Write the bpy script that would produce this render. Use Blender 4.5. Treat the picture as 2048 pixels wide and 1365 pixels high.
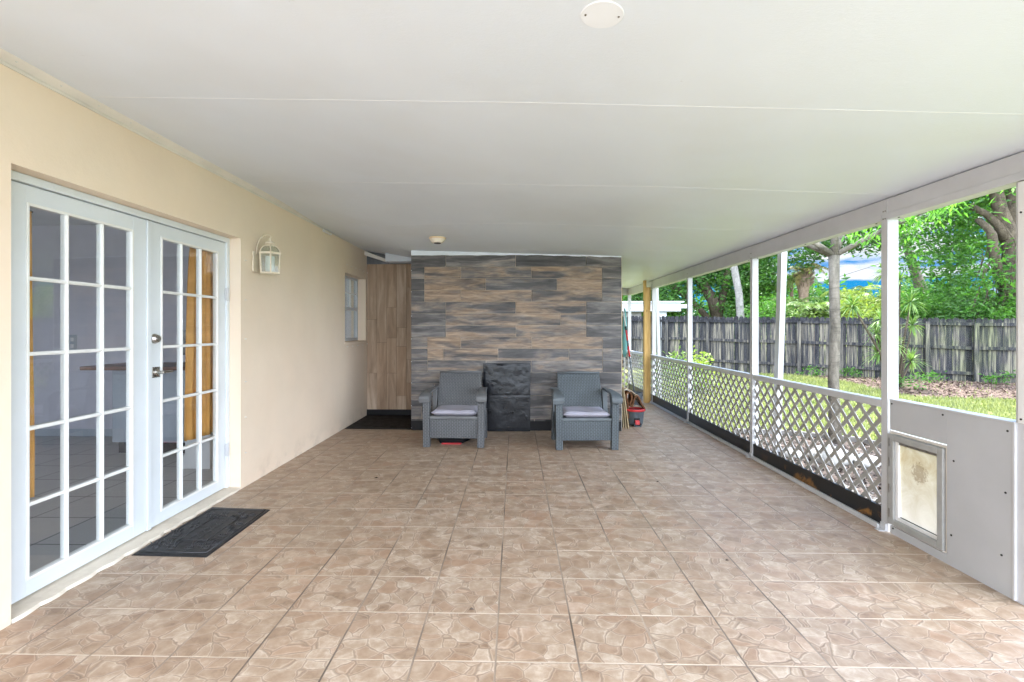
import bpy, math, random
from mathutils import Vector, Matrix, Euler
random.seed(7)
R=math.radians; PI=math.pi
S=bpy.context.scene
for o in list(bpy.data.objects): bpy.data.objects.remove(o)
COL=S.collection
H=1.34
# ------------------------------------------------------------------ camera
F=984.0
cam=bpy.data.cameras.new('camera'); co=bpy.data.objects.new('camera',cam); COL.objects.link(co); S.camera=co
co.location=(0,0,H); co.rotation_euler=(PI/2,0,math.atan(23/984.))
cam.sensor_width=36; cam.lens=F/2048*36
cam.shift_x=(1024-1007)/2048.; cam.shift_y=-(682.5-657)/2048.
cam.clip_start=0.05; cam.clip_end=600
# ------------------------------------------------------------------ sky and sun
SUN_EL=R(66); SUN_AZ=(0.36,0.93)
w=bpy.data.worlds.new('World'); S.world=w; w.use_nodes=True
nt=w.node_tree; nt.nodes.clear()
def nd(nt,t,**k):
    n=nt.nodes.new(t)
    for a,b in k.items(): setattr(n,a,b)
    return n
out=nd(nt,'ShaderNodeOutputWorld'); bg=nd(nt,'ShaderNodeBackground'); bg.inputs['Strength'].default_value=0.15
sky=nd(nt,'ShaderNodeTexSky'); sky.sky_type='NISHITA'; sky.sun_disc=False; sky.sun_elevation=SUN_EL
sky.sun_rotation=math.atan2(SUN_AZ[0],SUN_AZ[1]); sky.air_density=1.0; sky.dust_density=0.3; sky.ozone_density=2.0
tc=nd(nt,'ShaderNodeTexCoord'); sx=nd(nt,'ShaderNodeSeparateXYZ'); nt.links.new(tc.outputs['Generated'],sx.inputs[0])
# low sky is a deep clear blue between long flat clouds
el=nd(nt,'ShaderNodeMapRange'); el.inputs[1].default_value=0.29; el.inputs[2].default_value=0.46; nt.links.new(sx.outputs['Z'],el.inputs[0])
tint=nd(nt,'ShaderNodeMix',data_type='RGBA'); tint.inputs['A'].default_value=(0.004,0.050,0.105,1); tint.inputs['B'].default_value=(1.15,1.2,1.25,1)
nt.links.new(el.outputs[0],tint.inputs['Factor'])
mul=nd(nt,'ShaderNodeMix',data_type='RGBA',blend_type='MULTIPLY'); mul.inputs['Factor'].default_value=1
nt.links.new(sky.outputs[0],mul.inputs['A']); nt.links.new(tint.outputs['Result'],mul.inputs['B'])
mp=nd(nt,'ShaderNodeMapping'); mp.inputs['Scale'].default_value=(2.2,2.2,13); mp.inputs['Location'].default_value=(.35,.2,1.1); nt.links.new(tc.outputs['Generated'],mp.inputs[0])
cn=nd(nt,'ShaderNodeTexNoise'); cn.inputs['Scale'].default_value=1.7; cn.inputs['Detail'].default_value=6; cn.inputs['Roughness'].default_value=0.55
nt.links.new(mp.outputs[0],cn.inputs['Vector'])
bk=nd(nt,'ShaderNodeMapRange'); bk.inputs[1].default_value=0.25; bk.inputs[2].default_value=-0.35; bk.inputs[3].default_value=0; bk.inputs[4].default_value=1; nt.links.new(sx.outputs['Y'],bk.inputs[0])  # mask for the bright cloud bank added behind the camera as porch fill
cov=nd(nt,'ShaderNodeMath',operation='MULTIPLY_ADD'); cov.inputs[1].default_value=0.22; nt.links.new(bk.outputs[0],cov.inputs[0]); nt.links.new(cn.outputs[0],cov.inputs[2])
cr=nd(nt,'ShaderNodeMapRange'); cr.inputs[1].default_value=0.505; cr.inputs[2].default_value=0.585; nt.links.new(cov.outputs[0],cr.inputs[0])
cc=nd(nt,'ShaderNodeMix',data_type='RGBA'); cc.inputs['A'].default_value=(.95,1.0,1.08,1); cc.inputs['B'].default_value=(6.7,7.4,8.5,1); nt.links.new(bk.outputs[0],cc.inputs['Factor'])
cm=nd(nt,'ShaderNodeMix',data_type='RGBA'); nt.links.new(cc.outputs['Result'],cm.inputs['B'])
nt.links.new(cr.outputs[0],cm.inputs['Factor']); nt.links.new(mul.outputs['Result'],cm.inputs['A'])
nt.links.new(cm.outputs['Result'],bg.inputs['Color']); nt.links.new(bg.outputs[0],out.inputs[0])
sl=bpy.data.lights.new('sun','SUN'); so=bpy.data.objects.new('sun',sl); COL.objects.link(so)
sl.energy=2.2; sl.angle=R(0.6); sl.color=(1,0.985,0.96)
_n=Vector((SUN_AZ[0],SUN_AZ[1],0)).normalized()*math.cos(SUN_EL); _n.z=math.sin(SUN_EL)
so.rotation_euler=_n.to_track_quat('Z','Y').to_euler(); so.location=_n*40
S.view_settings.view_transform='Standard'; S.view_settings.look='None'; S.view_settings.gamma=1
S.view_settings.exposure=3.0
S.render.engine='CYCLES'
S.cycles.max_bounces=10; S.cycles.diffuse_bounces=6; S.cycles.transparent_max_bounces=24; S.cycles.use_denoising=True
S.cycles.sample_clamp_indirect=8
# ------------------------------------------------------------------ materials
def lnk(nt,a,b): nt.links.new(a,b)
class Mt:
    """small helper around a node material"""
    def __init__(s,name,rough=0.6,spec=0.4,col=(0.5,0.5,0.5)):
        s.m=bpy.data.materials.new(name); s.m.use_nodes=True; s.nt=s.m.node_tree
        s.b=s.nt.nodes['Principled BSDF']; s.b.inputs['Roughness'].default_value=rough
        s.b.inputs['Specular IOR Level'].default_value=spec; s.b.inputs['Base Color'].default_value=(*col,1)
        s.o=s.nt.nodes['Material Output']; s._tc=None
    def n(s,t,**k): return nd(s.nt,t,**k)
    def co(s,kind='Object',scale=(1,1,1),rot=(0,0,0),loc=(0,0,0)):
        if not s._tc: s._tc=s.n('ShaderNodeTexCoord')
        m=s.n('ShaderNodeMapping'); m.inputs['Scale'].default_value=scale; m.inputs['Rotation'].default_value=rot; m.inputs['Location'].default_value=loc
        lnk(s.nt,s._tc.outputs[kind],m.inputs[0]); return m.outputs[0]
    def world(s,scale=(1,1,1)):
        g=s.n('ShaderNodeNewGeometry'); m=s.n('ShaderNodeMapping'); m.inputs['Scale'].default_value=scale
        lnk(s.nt,g.outputs['Position'],m.inputs[0]); return m.outputs[0]
    def noise(s,vec,scale=5,detail=4,rough=0.55,dist=0):
        n=s.n('ShaderNodeTexNoise'); n.inputs['Scale'].default_value=scale; n.inputs['Detail'].default_value=detail
        n.inputs['Roughness'].default_value=rough; n.inputs['Distortion'].default_value=dist; lnk(s.nt,vec,n.inputs['Vector']); return n.outputs[0]
    def vor(s,vec,scale=5,feature='F1',out='Distance',rnd=1):
        n=s.n('ShaderNodeTexVoronoi',feature=feature); n.inputs['Scale'].default_value=scale; n.inputs['Randomness'].default_value=rnd
        lnk(s.nt,vec,n.inputs['Vector']); return n.outputs[out]
    def mr(s,v,a,b,c=0,d=1,smooth=False):
        n=s.n('ShaderNodeMapRange'); n.interpolation_type='SMOOTHSTEP' if smooth else 'LINEAR'
        for i,x in enumerate((a,b,c,d)): n.inputs[i+1].default_value=x
        lnk(s.nt,v,n.inputs[0]); return n.outputs[0]
    def math(s,op,a,b=None,c=None):
        n=s.n('ShaderNodeMath',operation=op)
        for i,x in enumerate((a,b,c)):
            if x is None: continue
            if isinstance(x,(int,float)): n.inputs[i].default_value=x
            else: lnk(s.nt,x,n.inputs[i])
        return n.outputs[0]
    def mix(s,f,a,b,blend='MIX'):
        n=s.n('ShaderNodeMix',data_type='RGBA',blend_type=blend)
        for k,x in (('Factor',f),('A',a),('B',b)):
            if isinstance(x,(int,float)): n.inputs[k].default_value=x
            elif isinstance(x,tuple): n.inputs[k].default_value=(*x,1)
            else: lnk(s.nt,x,n.inputs[k])
        return n.outputs['Result']
    def ramp(s,v,stops):
        n=s.n('ShaderNodeValToRGB'); e=n.color_ramp.elements
        while len(e)<len(stops): e.new(0.5)
        for i,(p,c) in enumerate(stops): e[i].position=p; e[i].color=(*c,1)
        lnk(s.nt,v,n.inputs[0]); return n.outputs[0]
    def attr(s,name,out='Fac'):
        n=s.n('ShaderNodeAttribute'); n.attribute_name=name; return n.outputs[out]
    def color(s,c): lnk(s.nt,c,s.b.inputs['Base Color'])
    def rough(s,v): lnk(s.nt,v,s.b.inputs['Roughness'])
    def bump(s,h,strength=0.3,dist=0.01):
        n=s.n('ShaderNodeBump'); n.inputs['Strength'].default_value=strength; n.inputs['Distance'].default_value=dist
        lnk(s.nt,h,n.inputs['Height']); lnk(s.nt,n.outputs[0],s.b.inputs['Normal']); return n
def simple(name,col,rough=0.5,spec=0.4,var=0.12,scale=6,bump=0,bscale=60,metal=0):
    m=Mt(name,rough,spec,col); v=m.world()
    n=m.noise(v,scale,5)
    a=tuple(x*(1-var) for x in col); b=tuple(min(1,x*(1+var)) for x in col)
    m.color(m.mix(m.mr(n,.3,.7),a,b)); m.b.inputs['Metallic'].default_value=metal
    m.rough(m.mr(m.noise(v,scale*3,3),.3,.7,rough*.85,min(1,rough*1.12)))
    if bump: m.bump(m.noise(v,bscale,4),bump,.004)
    return m.m
def m_floor():
    m=Mt('floor_tile',.42,.4); g=m.n('ShaderNodeNewGeometry'); sp=m.n('ShaderNodeSeparateXYZ'); lnk(m.nt,g.outputs['Position'],sp.inputs[0])
    u=m.math('DIVIDE',m.math('ADD',sp.outputs[0],.078),.3325); v=m.math('DIVIDE',m.math('SUBTRACT',sp.outputs[1],1.976),.3325)
    def edge(t):
        f=m.math('FRACT',t); return m.math('MINIMUM',f,m.math('SUBTRACT',1,f))
    eu,ev=edge(u),edge(v)
    cb=m.n('ShaderNodeCombineXYZ'); lnk(m.nt,m.math('FLOOR',u),cb.inputs[0]); lnk(m.nt,m.math('FLOOR',v),cb.inputs[1])
    wn=m.n('ShaderNodeTexWhiteNoise',noise_dimensions='3D'); lnk(m.nt,cb.outputs[0],wn.inputs['Vector'])
    off=m.n('ShaderNodeVectorMath',operation='MULTIPLY_ADD'); lnk(m.nt,wn.outputs['Color'],off.inputs[0]); off.inputs[1].default_value=(3.1,3.7,0); lnk(m.nt,g.outputs['Position'],off.inputs[2])
    # bend the cells a little so that the stones are rounded and uneven
    nz=m.n('ShaderNodeTexNoise'); nz.inputs['Scale'].default_value=13; nz.inputs['Detail'].default_value=2; lnk(m.nt,off.outputs[0],nz.inputs['Vector'])
    dv=m.n('ShaderNodeVectorMath',operation='MULTIPLY_ADD'); lnk(m.nt,nz.outputs['Color'],dv.inputs[0]); dv.inputs[1].default_value=(.05,.05,0); lnk(m.nt,off.outputs[0],dv.inputs[2])
    mp=m.n('ShaderNodeMapping'); mp.inputs['Scale'].default_value=(1,1.25,0); lnk(m.nt,dv.outputs[0],mp.inputs[0])
    V=mp.outputs[0]
    de=m.vor(V,10.5,'DISTANCE_TO_EDGE'); cc=m.vor(V,10.5,'F1','Color')
    sc=m.n('ShaderNodeSeparateColor'); lnk(m.nt,cc,sc.inputs[0])
    n1=m.noise(off.outputs[0],13,6,.68); n2=m.noise(g.outputs['Position'],.9,2); n3=m.noise(off.outputs[0],55,3,.7)
    k=m.math('ADD',m.math('MULTIPLY',sc.outputs[0],.20),m.math('MULTIPLY',n1,.84))
    c=m.ramp(k,[(.30,(.205,.135,.087)),(.44,(.31,.22,.152)),(.56,(.385,.292,.212)),(.70,(.52,.43,.345))])
    pk=m.mr(m.math('ADD',sc.outputs[1],m.math('MULTIPLY',wn.outputs['Value'],.5)),.75,1.4,0,.4)
    c=m.mix(pk,c,(.40,.235,.15))
    warm=m.mr(n2,.35,.65,0,.35); c=m.mix(warm,c,m.mix(1.0,c,(1.06,.93,.80),'MULTIPLY'))
    c=m.mix(m.mr(n3,.35,.75,0,.35),c,(.30,.215,.155))
    st=m.noise(g.outputs['Position'],2.1,5,.6); c=m.mix(m.mr(st,.56,.74,0,.32),c,(.19,.14,.10))
    crack=m.mr(de,.0,.034,1,0,True); c=m.mix(m.math('MULTIPLY',crack,.62),c,(.25,.19,.145))
    lip=m.math('MULTIPLY',m.mr(de,.03,.05,0,1,True),m.mr(de,.05,.085,1,0,True)); c=m.mix(m.math('MULTIPLY',lip,.28),c,(.68,.57,.46))
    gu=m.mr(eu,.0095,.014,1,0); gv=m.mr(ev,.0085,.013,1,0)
    grout_tone=m.noise(g.outputs['Position'],1.3,4)
    c=m.mix(gv,c,m.mix(m.mr(grout_tone,.4,.6),(.62,.52,.42),(.42,.33,.25)))  # pale cross joints: sheen on the grout sides painted into the colour
    c=m.mix(gu,c,m.mix(m.mr(grout_tone,.38,.6),(.40,.31,.235),(.12,.09,.07)))  # long joints painted darker, as they look without that sheen
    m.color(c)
    h=m.math('SUBTRACT',m.math('MULTIPLY',n1,.25),m.math('ADD',m.math('MULTIPLY',crack,.5),m.math('MULTIPLY',m.math('MAXIMUM',gu,gv),1.0)))
    m.bump(h,.55,.0035)
    m.rough(m.mr(n1,.3,.7,.34,.52)); return m.m
def m_stucco(name,col,s=.5):
    m=Mt(name,.85,.2); v=m.world(); n=m.noise(v,1.1,5); n2=m.noise(v,7,5,.7)
    c=m.mix(m.mr(n,.35,.65),tuple(x*.96 for x in col),tuple(min(1,x*1.03) for x in col))
    c=m.mix(m.mr(n2,.6,.8,0,.25),c,tuple(x*.86 for x in col)); n4=m.noise(v,.8,4,.6)
    c=m.mix(m.mr(n4,.35,.7,0,.5),c,m.mix(1.0,c,(1.02,.93,.87),'MULTIPLY'))
    sp=m.n('ShaderNodeSeparateXYZ'); lnk(m.nt,v,sp.inputs[0]); d=m.math('MULTIPLY',m.mr(sp.outputs[2],0,.22,1,0),m.mr(m.noise(v,5,5,.7),.45,.65)); c=m.mix(m.math('MULTIPLY',d,.30),c,(.30,.24,.18)); m.color(c)
    h=m.math('ADD',m.noise(v,9,4,.6),m.math('MULTIPLY',m.noise(v,85,3,.7),.25)); m.bump(h,s,.006); return m.m
def m_ceiling():
    m=Mt('ceiling_paint',.5,.35); v=m.world((1,3.2,1))
    n=m.noise(m.world(),.7,4); c=m.mix(m.mr(n,.35,.65),(.67,.725,.79),(.705,.76,.825))
    sp=m.noise(m.world((1,2.2,1)),7,5,.75); c=m.mix(m.mr(sp,.69,.73,0,.35),c,(.42,.41,.39)); st=m.noise(m.world(),1.0,3,.5); c=m.mix(m.mr(st,.5,.66,0,.30),c,(.62,.64,.645)); m.color(c)
    h=m.math('ADD',m.math('ADD',m.noise(v,75,4,.7),m.math('MULTIPLY',m.noise(v,20,3),.5)),m.math('MULTIPLY',m.noise(m.world((1,.5,1)),1.3,2),9)); m.rough(m.mr(m.noise(m.world(),.6,3),.4,.6,.32,.55)); m.bump(h,.35,.003); return m.m
def m_tileplank():
    m=Mt('wood_look_tile',.45,.4); v=m.co('Object',(1,1,1))
    rnd=m.attr('rnd'); tan=m.attr('tan'); stain=m.attr('stain')
    cb=m.n('ShaderNodeCombineXYZ'); lnk(m.nt,m.math('MULTIPLY',rnd,37.3),cb.inputs[1]); lnk(m.nt,m.math('MULTIPLY',rnd,11),cb.inputs[0])
    ad=m.n('ShaderNodeVectorMath',operation='ADD'); lnk(m.nt,v,ad.inputs[0]); lnk(m.nt,cb.outputs[0],ad.inputs[1])
    mp=m.n('ShaderNodeMapping'); mp.inputs['Scale'].default_value=(1.1,1,7); lnk(m.nt,ad.outputs[0],mp.inputs[0]); V=mp.outputs[0]
    mpb=m.n('ShaderNodeMapping'); mpb.inputs['Scale'].default_value=(.75,1,4.6); lnk(m.nt,ad.outputs[0],mpb.inputs[0])
    g1=m.noise(V,2.0,6,.6,1.1); g2=m.noise(V,4.5,5,.62,.6); big=m.noise(mpb.outputs[0],1.7,4,.55,.7)
    t=m.math('ADD',m.math('MULTIPLY',tan,.58),m.math('SUBTRACT',m.math('MULTIPLY',big,2.1),1.03))
    t=m.math('ADD',t,m.math('MULTIPLY',m.math('SUBTRACT',g1,.5),.8))
    woodc=m.ramp(g2,[(.25,(.13,.086,.055)),(.5,(.27,.19,.128)),(.78,(.48,.365,.26))])
    grey=m.ramp(m.math('ADD',m.math('MULTIPLY',big,.7),m.math('MULTIPLY',g2,.3)),[(.30,(.020,.019,.020)),(.46,(.080,.076,.077)),(.66,(.28,.262,.248))])
    c=m.mix(m.mr(t,.12,.72,0,1,True),grey,woodc)
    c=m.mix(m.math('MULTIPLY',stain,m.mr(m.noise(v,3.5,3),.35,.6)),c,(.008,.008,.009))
    m.color(c); m.bump(g2,.25,.002); m.rough(m.mr(g1,.3,.7,.35,.6)); return m.m
def m_plankwall():
    m=Mt('wood_plank',.6,.3); v=m.co('Object'); rnd=m.attr('rnd')
    cb=m.n('ShaderNodeCombineXYZ'); lnk(m.nt,m.math('MULTIPLY',rnd,31.7),cb.inputs[2]); lnk(m.nt,m.math('MULTIPLY',rnd,9),cb.inputs[0])
    ad=m.n('ShaderNodeVectorMath',operation='ADD'); lnk(m.nt,v,ad.inputs[0]); lnk(m.nt,cb.outputs[0],ad.inputs[1])
    mp=m.n('ShaderNodeMapping'); mp.inputs['Scale'].default_value=(7,1,.8); lnk(m.nt,ad.outputs[0],mp.inputs[0]); V=mp.outputs[0]
    g=m.noise(V,1.6,5,.55,.8); g2=m.noise(V,8,4)
    c=m.ramp(g,[(.28,(.25,.175,.118)),(.5,(.39,.285,.20)),(.72,(.53,.415,.31))])
    c=m.mix(m.mr(rnd,0,1,0,.9),c,m.mix(1.0,c,(.86,.74,.62),'MULTIPLY')); c=m.mix(m.mr(g2,.55,.8,0,.45),c,(.12,.085,.06))
    m.color(c); m.bump(g2,.25,.002); return m.m
def m_weave(name,col,flat=False):
    m=Mt(name,.48,.35); v=m.co('Object')
    # woven strips: the columns shift against each other like basketwork
    br=m.n('ShaderNodeTexBrick'); br.offset=.5; br.inputs['Scale'].default_value=1; br.inputs['Brick Width'].default_value=.036; br.inputs['Row Height'].default_value=.019
    br.inputs['Mortar Size'].default_value=.0040; br.inputs['Mortar Smooth'].default_value=.6
    br.inputs['Color1'].default_value=(1,1,1,1); br.inputs['Color2'].default_value=(.8,.8,.8,1); br.inputs['Mortar'].default_value=(0,0,0,1)
    sp=m.n('ShaderNodeSeparateXYZ'); lnk(m.nt,v,sp.inputs[0]); cb=m.n('ShaderNodeCombineXYZ')
    lnk(m.nt,sp.outputs[2],cb.inputs[0]); lnk(m.nt,sp.outputs[0] if flat else m.math('ADD',sp.outputs[0],sp.outputs[1]),cb.inputs[1]); lnk(m.nt,cb.outputs[0],br.inputs['Vector'])
    n=m.noise(v,3,4)
    c=m.mix(m.mr(n,.3,.7),tuple(x*.88 for x in col),tuple(x*1.14 for x in col))
    c=m.mix(m.math('MULTIPLY',m.math('SUBTRACT',1,br.outputs['Fac']),.0),c,c)
    c=m.mix(m.math('MULTIPLY',br.outputs['Fac'],.75),c,tuple(x*.30 for x in col)); c=m.mix(.8,c,m.mix(1.0,c,br.outputs['Color'],'MULTIPLY')) if False else c; m.color(c)
    m.bump(br.outputs['Color'],1.0,.006); return m.m
def m_black_film():
    m=Mt('black_sheeting',.32,.22); v=m.world()
    n=m.noise(v,7,5,.65,1.6); n2=m.noise(v,16,4,.7,2.2)
    m.color(m.mix(m.mr(n,.3,.7),(.004,.0045,.006),(.012,.013,.017))); m.b.inputs['Metallic'].default_value=.0; m.b.inputs['IOR'].default_value=1.48
    h=m.math('ADD',m.math('ABSOLUTE',m.math('SUBTRACT',n,.5)),m.math('MULTIPLY',m.math('ABSOLUTE',m.math('SUBTRACT',n2,.5)),.5))
    m.bump(h,.28,.010); m.rough(m.mr(n,.3,.7,.06,.16)); return m.m
def m_leaf(name,a,b,trans=.35,rough=.45):
    m=Mt(name,rough,.35); g=m.n('ShaderNodeNewGeometry'); r=g.outputs['Random Per Island']; n=m.noise(g.outputs['Position'],1.1,3)
    k=m.math('ADD',m.math('MULTIPLY',r,.55),m.math('MULTIPLY',n,.55))
    c=m.ramp(k,[(.2,a),(.85,b)]); m.color(c)
    tr=m.n('ShaderNodeBsdfTranslucent'); lnk(m.nt,m.mix(.5,c,m.mix(1.0,c,(1.6,1.9,.5),'MULTIPLY')),tr.inputs[0]); mx=m.n('ShaderNodeMixShader'); mx.inputs[0].default_value=trans
    lnk(m.nt,m.b.outputs[0],mx.inputs[1]); lnk(m.nt,tr.outputs[0],mx.inputs[2]); lnk(m.nt,mx.outputs[0],m.o.inputs[0]); return m.m
def m_bark(name,a,b,sc=1):
    m=Mt(name,.85,.2); v=m.world((3*sc,3*sc,1.2*sc)); n=m.noise(v,3,6,.7,.5); n2=m.noise(m.world((1,1,6)),5*sc,4)
    c=m.mix(m.mr(n,.35,.65),a,b); c=m.mix(m.mr(n2,.55,.7,0,.5),c,tuple(x*.5 for x in a)); m.color(c); m.bump(m.math('ADD',n,n2),.6,.02); return m.m
def m_fence():
    m=Mt('weathered_wood',.85,.2); v=m.world((5.5,5.5,.30)); g=m.n('ShaderNodeNewGeometry')
    cb=m.n('ShaderNodeCombineXYZ'); lnk(m.nt,m.math('MULTIPLY',g.outputs['Random Per Island'],17),cb.inputs[2])
    ad=m.n('ShaderNodeVectorMath',operation='ADD'); lnk(m.nt,v,ad.inputs[0]); lnk(m.nt,cb.outputs[0],ad.inputs[1])
    n=m.noise(ad.outputs[0],4,5,.6,.25)
    sp=m.n('ShaderNodeSeparateXYZ'); lnk(m.nt,g.outputs['Position'],sp.inputs[0])
    k=m.math('ADD',n,m.math('MULTIPLY',m.math('SUBTRACT',g.outputs['Random Per Island'],.5),.26))
    top=m.mr(sp.outputs[2],1.45,1.6,0,.16); k=m.math('SUBTRACT',k,top)
    c=m.ramp(k,[(.32,(.014,.014,.018)),(.48,(.030,.031,.038)),(.60,(.072,.067,.063)),(.74,(.19,.172,.14))])
    gr=m.math('MULTIPLY',m.mr(sp.outputs[0],9.6,11.8,0,.75),m.mr(m.noise(m.world(),1.6,4),.38,.6))
    c=m.mix(gr,c,m.mix(1.0,c,(.90,1.08,.72),'MULTIPLY')); m.color(c); m.bump(n,.5,.01); return m.m
def m_ground():
    m=Mt('lawn_soil',.95,.1); v=m.world(); n=m.noise(v,1.2,5,.6); n2=m.noise(v,22,4,.7)
    c=m.mix(m.mr(n,.4,.65),(.12,.15,.04),(.22,.23,.08)); c=m.mix(m.mr(n2,.5,.75,0,.6),c,(.06,.07,.022)); m.color(c); m.bump(n2,.8,.03); return m.m
def m_chips(name,stops,scale=30):
    m=Mt(name,.95,.15); v=m.world((1,1.7,1)); c=m.vor(v,scale,'F1','Color'); sc=m.n('ShaderNodeSeparateColor'); lnk(m.nt,c,sc.inputs[0])
    d=m.vor(v,scale); col=m.ramp(sc.outputs[0],stops); m.color(m.mix(m.mr(d,.2,.7,0,.5),col,(.03,.02,.015))); m.bump(d,.9,.02); return m.m
def m_glass(name,tint=(1,1,1),base=.0,rough=.0,ior=1.5,dull=0):
    m=Mt(name); nt=m.nt; lw=m.n('ShaderNodeLayerWeight'); lw.inputs[0].default_value=.5; fr=m.math('MULTIPLY_ADD',m.math('POWER',lw.outputs['Facing'],5),.9,.035)
    t=m.n('ShaderNodeBsdfTransparent'); t.inputs[0].default_value=(*tint,1); g=m.n('ShaderNodeBsdfGlossy'); g.inputs['Roughness'].default_value=rough
    mx=m.n('ShaderNodeMixShader'); f=m.math('ADD',fr,base)
    lnk(nt,f,mx.inputs[0]); lnk(nt,t.outputs[0],mx.inputs[1]); lnk(nt,g.outputs[0],mx.inputs[2]); res=mx
    if dull:
        d=m.n('ShaderNodeBsdfDiffuse'); d.inputs[0].default_value=(.5,.5,.5,1); m2=m.n('ShaderNodeMixShader'); m2.inputs[0].default_value=dull
        lnk(nt,mx.outputs[0],m2.inputs[1]); lnk(nt,d.outputs[0],m2.inputs[2]); res=m2
    lnk(nt,res.outputs[0],m.o.inputs[0]); return m.m
def m_screen():
    m=Mt('insect_mesh'); t=m.n('ShaderNodeBsdfTransparent'); d=m.n('ShaderNodeBsdfDiffuse'); d.inputs[0].default_value=(.10,.10,.10,1)
    mx=m.n('ShaderNodeMixShader'); mx.inputs[0].default_value=.09; lnk(m.nt,t.outputs[0],mx.inputs[1]); lnk(m.nt,d.outputs[0],mx.inputs[2]); lnk(m.nt,mx.outputs[0],m.o.inputs[0]); return m.m
def m_pine():
    m=Mt('yellow_pine',.6,.3); v=m.world((14,14,1.1)); n=m.noise(v,2,6,.6,1.2)
    c=m.ramp(n,[(.3,(.42,.24,.07)),(.55,(.60,.38,.13)),(.75,(.70,.50,.24))]); k=m.vor(m.world((5,5,2.6)),1.3); c=m.mix(m.mr(k,.05,.12,1,0),c,(.10,.045,.02)); m.color(c); m.bump(n,.2,.003); return m.m
def m_kick():
    m=Mt('black_kick_board',.4,.4); v=m.world(); n=m.noise(v,5,5,.65,.6)
    sp=m.n('ShaderNodeSeparateXYZ'); lnk(m.nt,v,sp.inputs[0])
    f=m.math('MULTIPLY',m.mr(n,.52,.58),m.mr(sp.outputs[1],5.0,4.3)); f=m.math('MULTIPLY',f,m.mr(sp.outputs[2],.105,.07))
    m.color(m.mix(f,(.016,.017,.019),(.22,.105,.03))); return m.m
def m_flap():
    m=Mt('clear_flap',.35,.4); nt=m.nt; v=m.world(); n=m.noise(v,6,6,.7,1); n2=m.noise(m.world((1,1,.35)),14,4,.7,.6)
    sp=m.n('ShaderNodeSeparateXYZ'); lnk(nt,v,sp.inputs[0])
    c=m.mix(m.mr(n,.35,.7),(.50,.44,.32),(.34,.25,.12)); c=m.mix(m.mr(sp.outputs[2],.12,.5,.75,0),c,(.60,.55,.47))
    # muddy nose print in the upper middle
    dy=m.math('DIVIDE',m.math('SUBTRACT',sp.outputs[1],3.06),.055); dz=m.math('DIVIDE',m.math('SUBTRACT',sp.outputs[2],.455),.062)
    rr=m.math('ADD',m.math('MULTIPLY',dy,dy),m.math('MULTIPLY',dz,dz)); rr=m.math('ADD',rr,m.math('MULTIPLY',m.math('SUBTRACT',m.noise(m.world(),60,3,.7),.5),4.5))
    c=m.mix(m.mr(rr,.4,1.3,.6,0),c,(.16,.10,.045)); m.color(c)
    tl=m.n('ShaderNodeBsdfTranslucent'); lnk(nt,c,tl.inputs[0]); t=m.n('ShaderNodeBsdfTransparent'); t.inputs[0].default_value=(.97,.93,.82,1)
    a=m.n('ShaderNodeMixShader'); a.inputs[0].default_value=.5; lnk(nt,m.b.outputs[0],a.inputs[1]); lnk(nt,tl.outputs[0],a.inputs[2])
    b=m.n('ShaderNodeMixShader'); lnk(nt,m.mr(n,.3,.7,.02,.10),b.inputs[0]); lnk(nt,a.outputs[0],b.inputs[1]); lnk(nt,t.outputs[0],b.inputs[2]); lnk(nt,b.outputs[0],m.o.inputs[0]); return m.m
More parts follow.
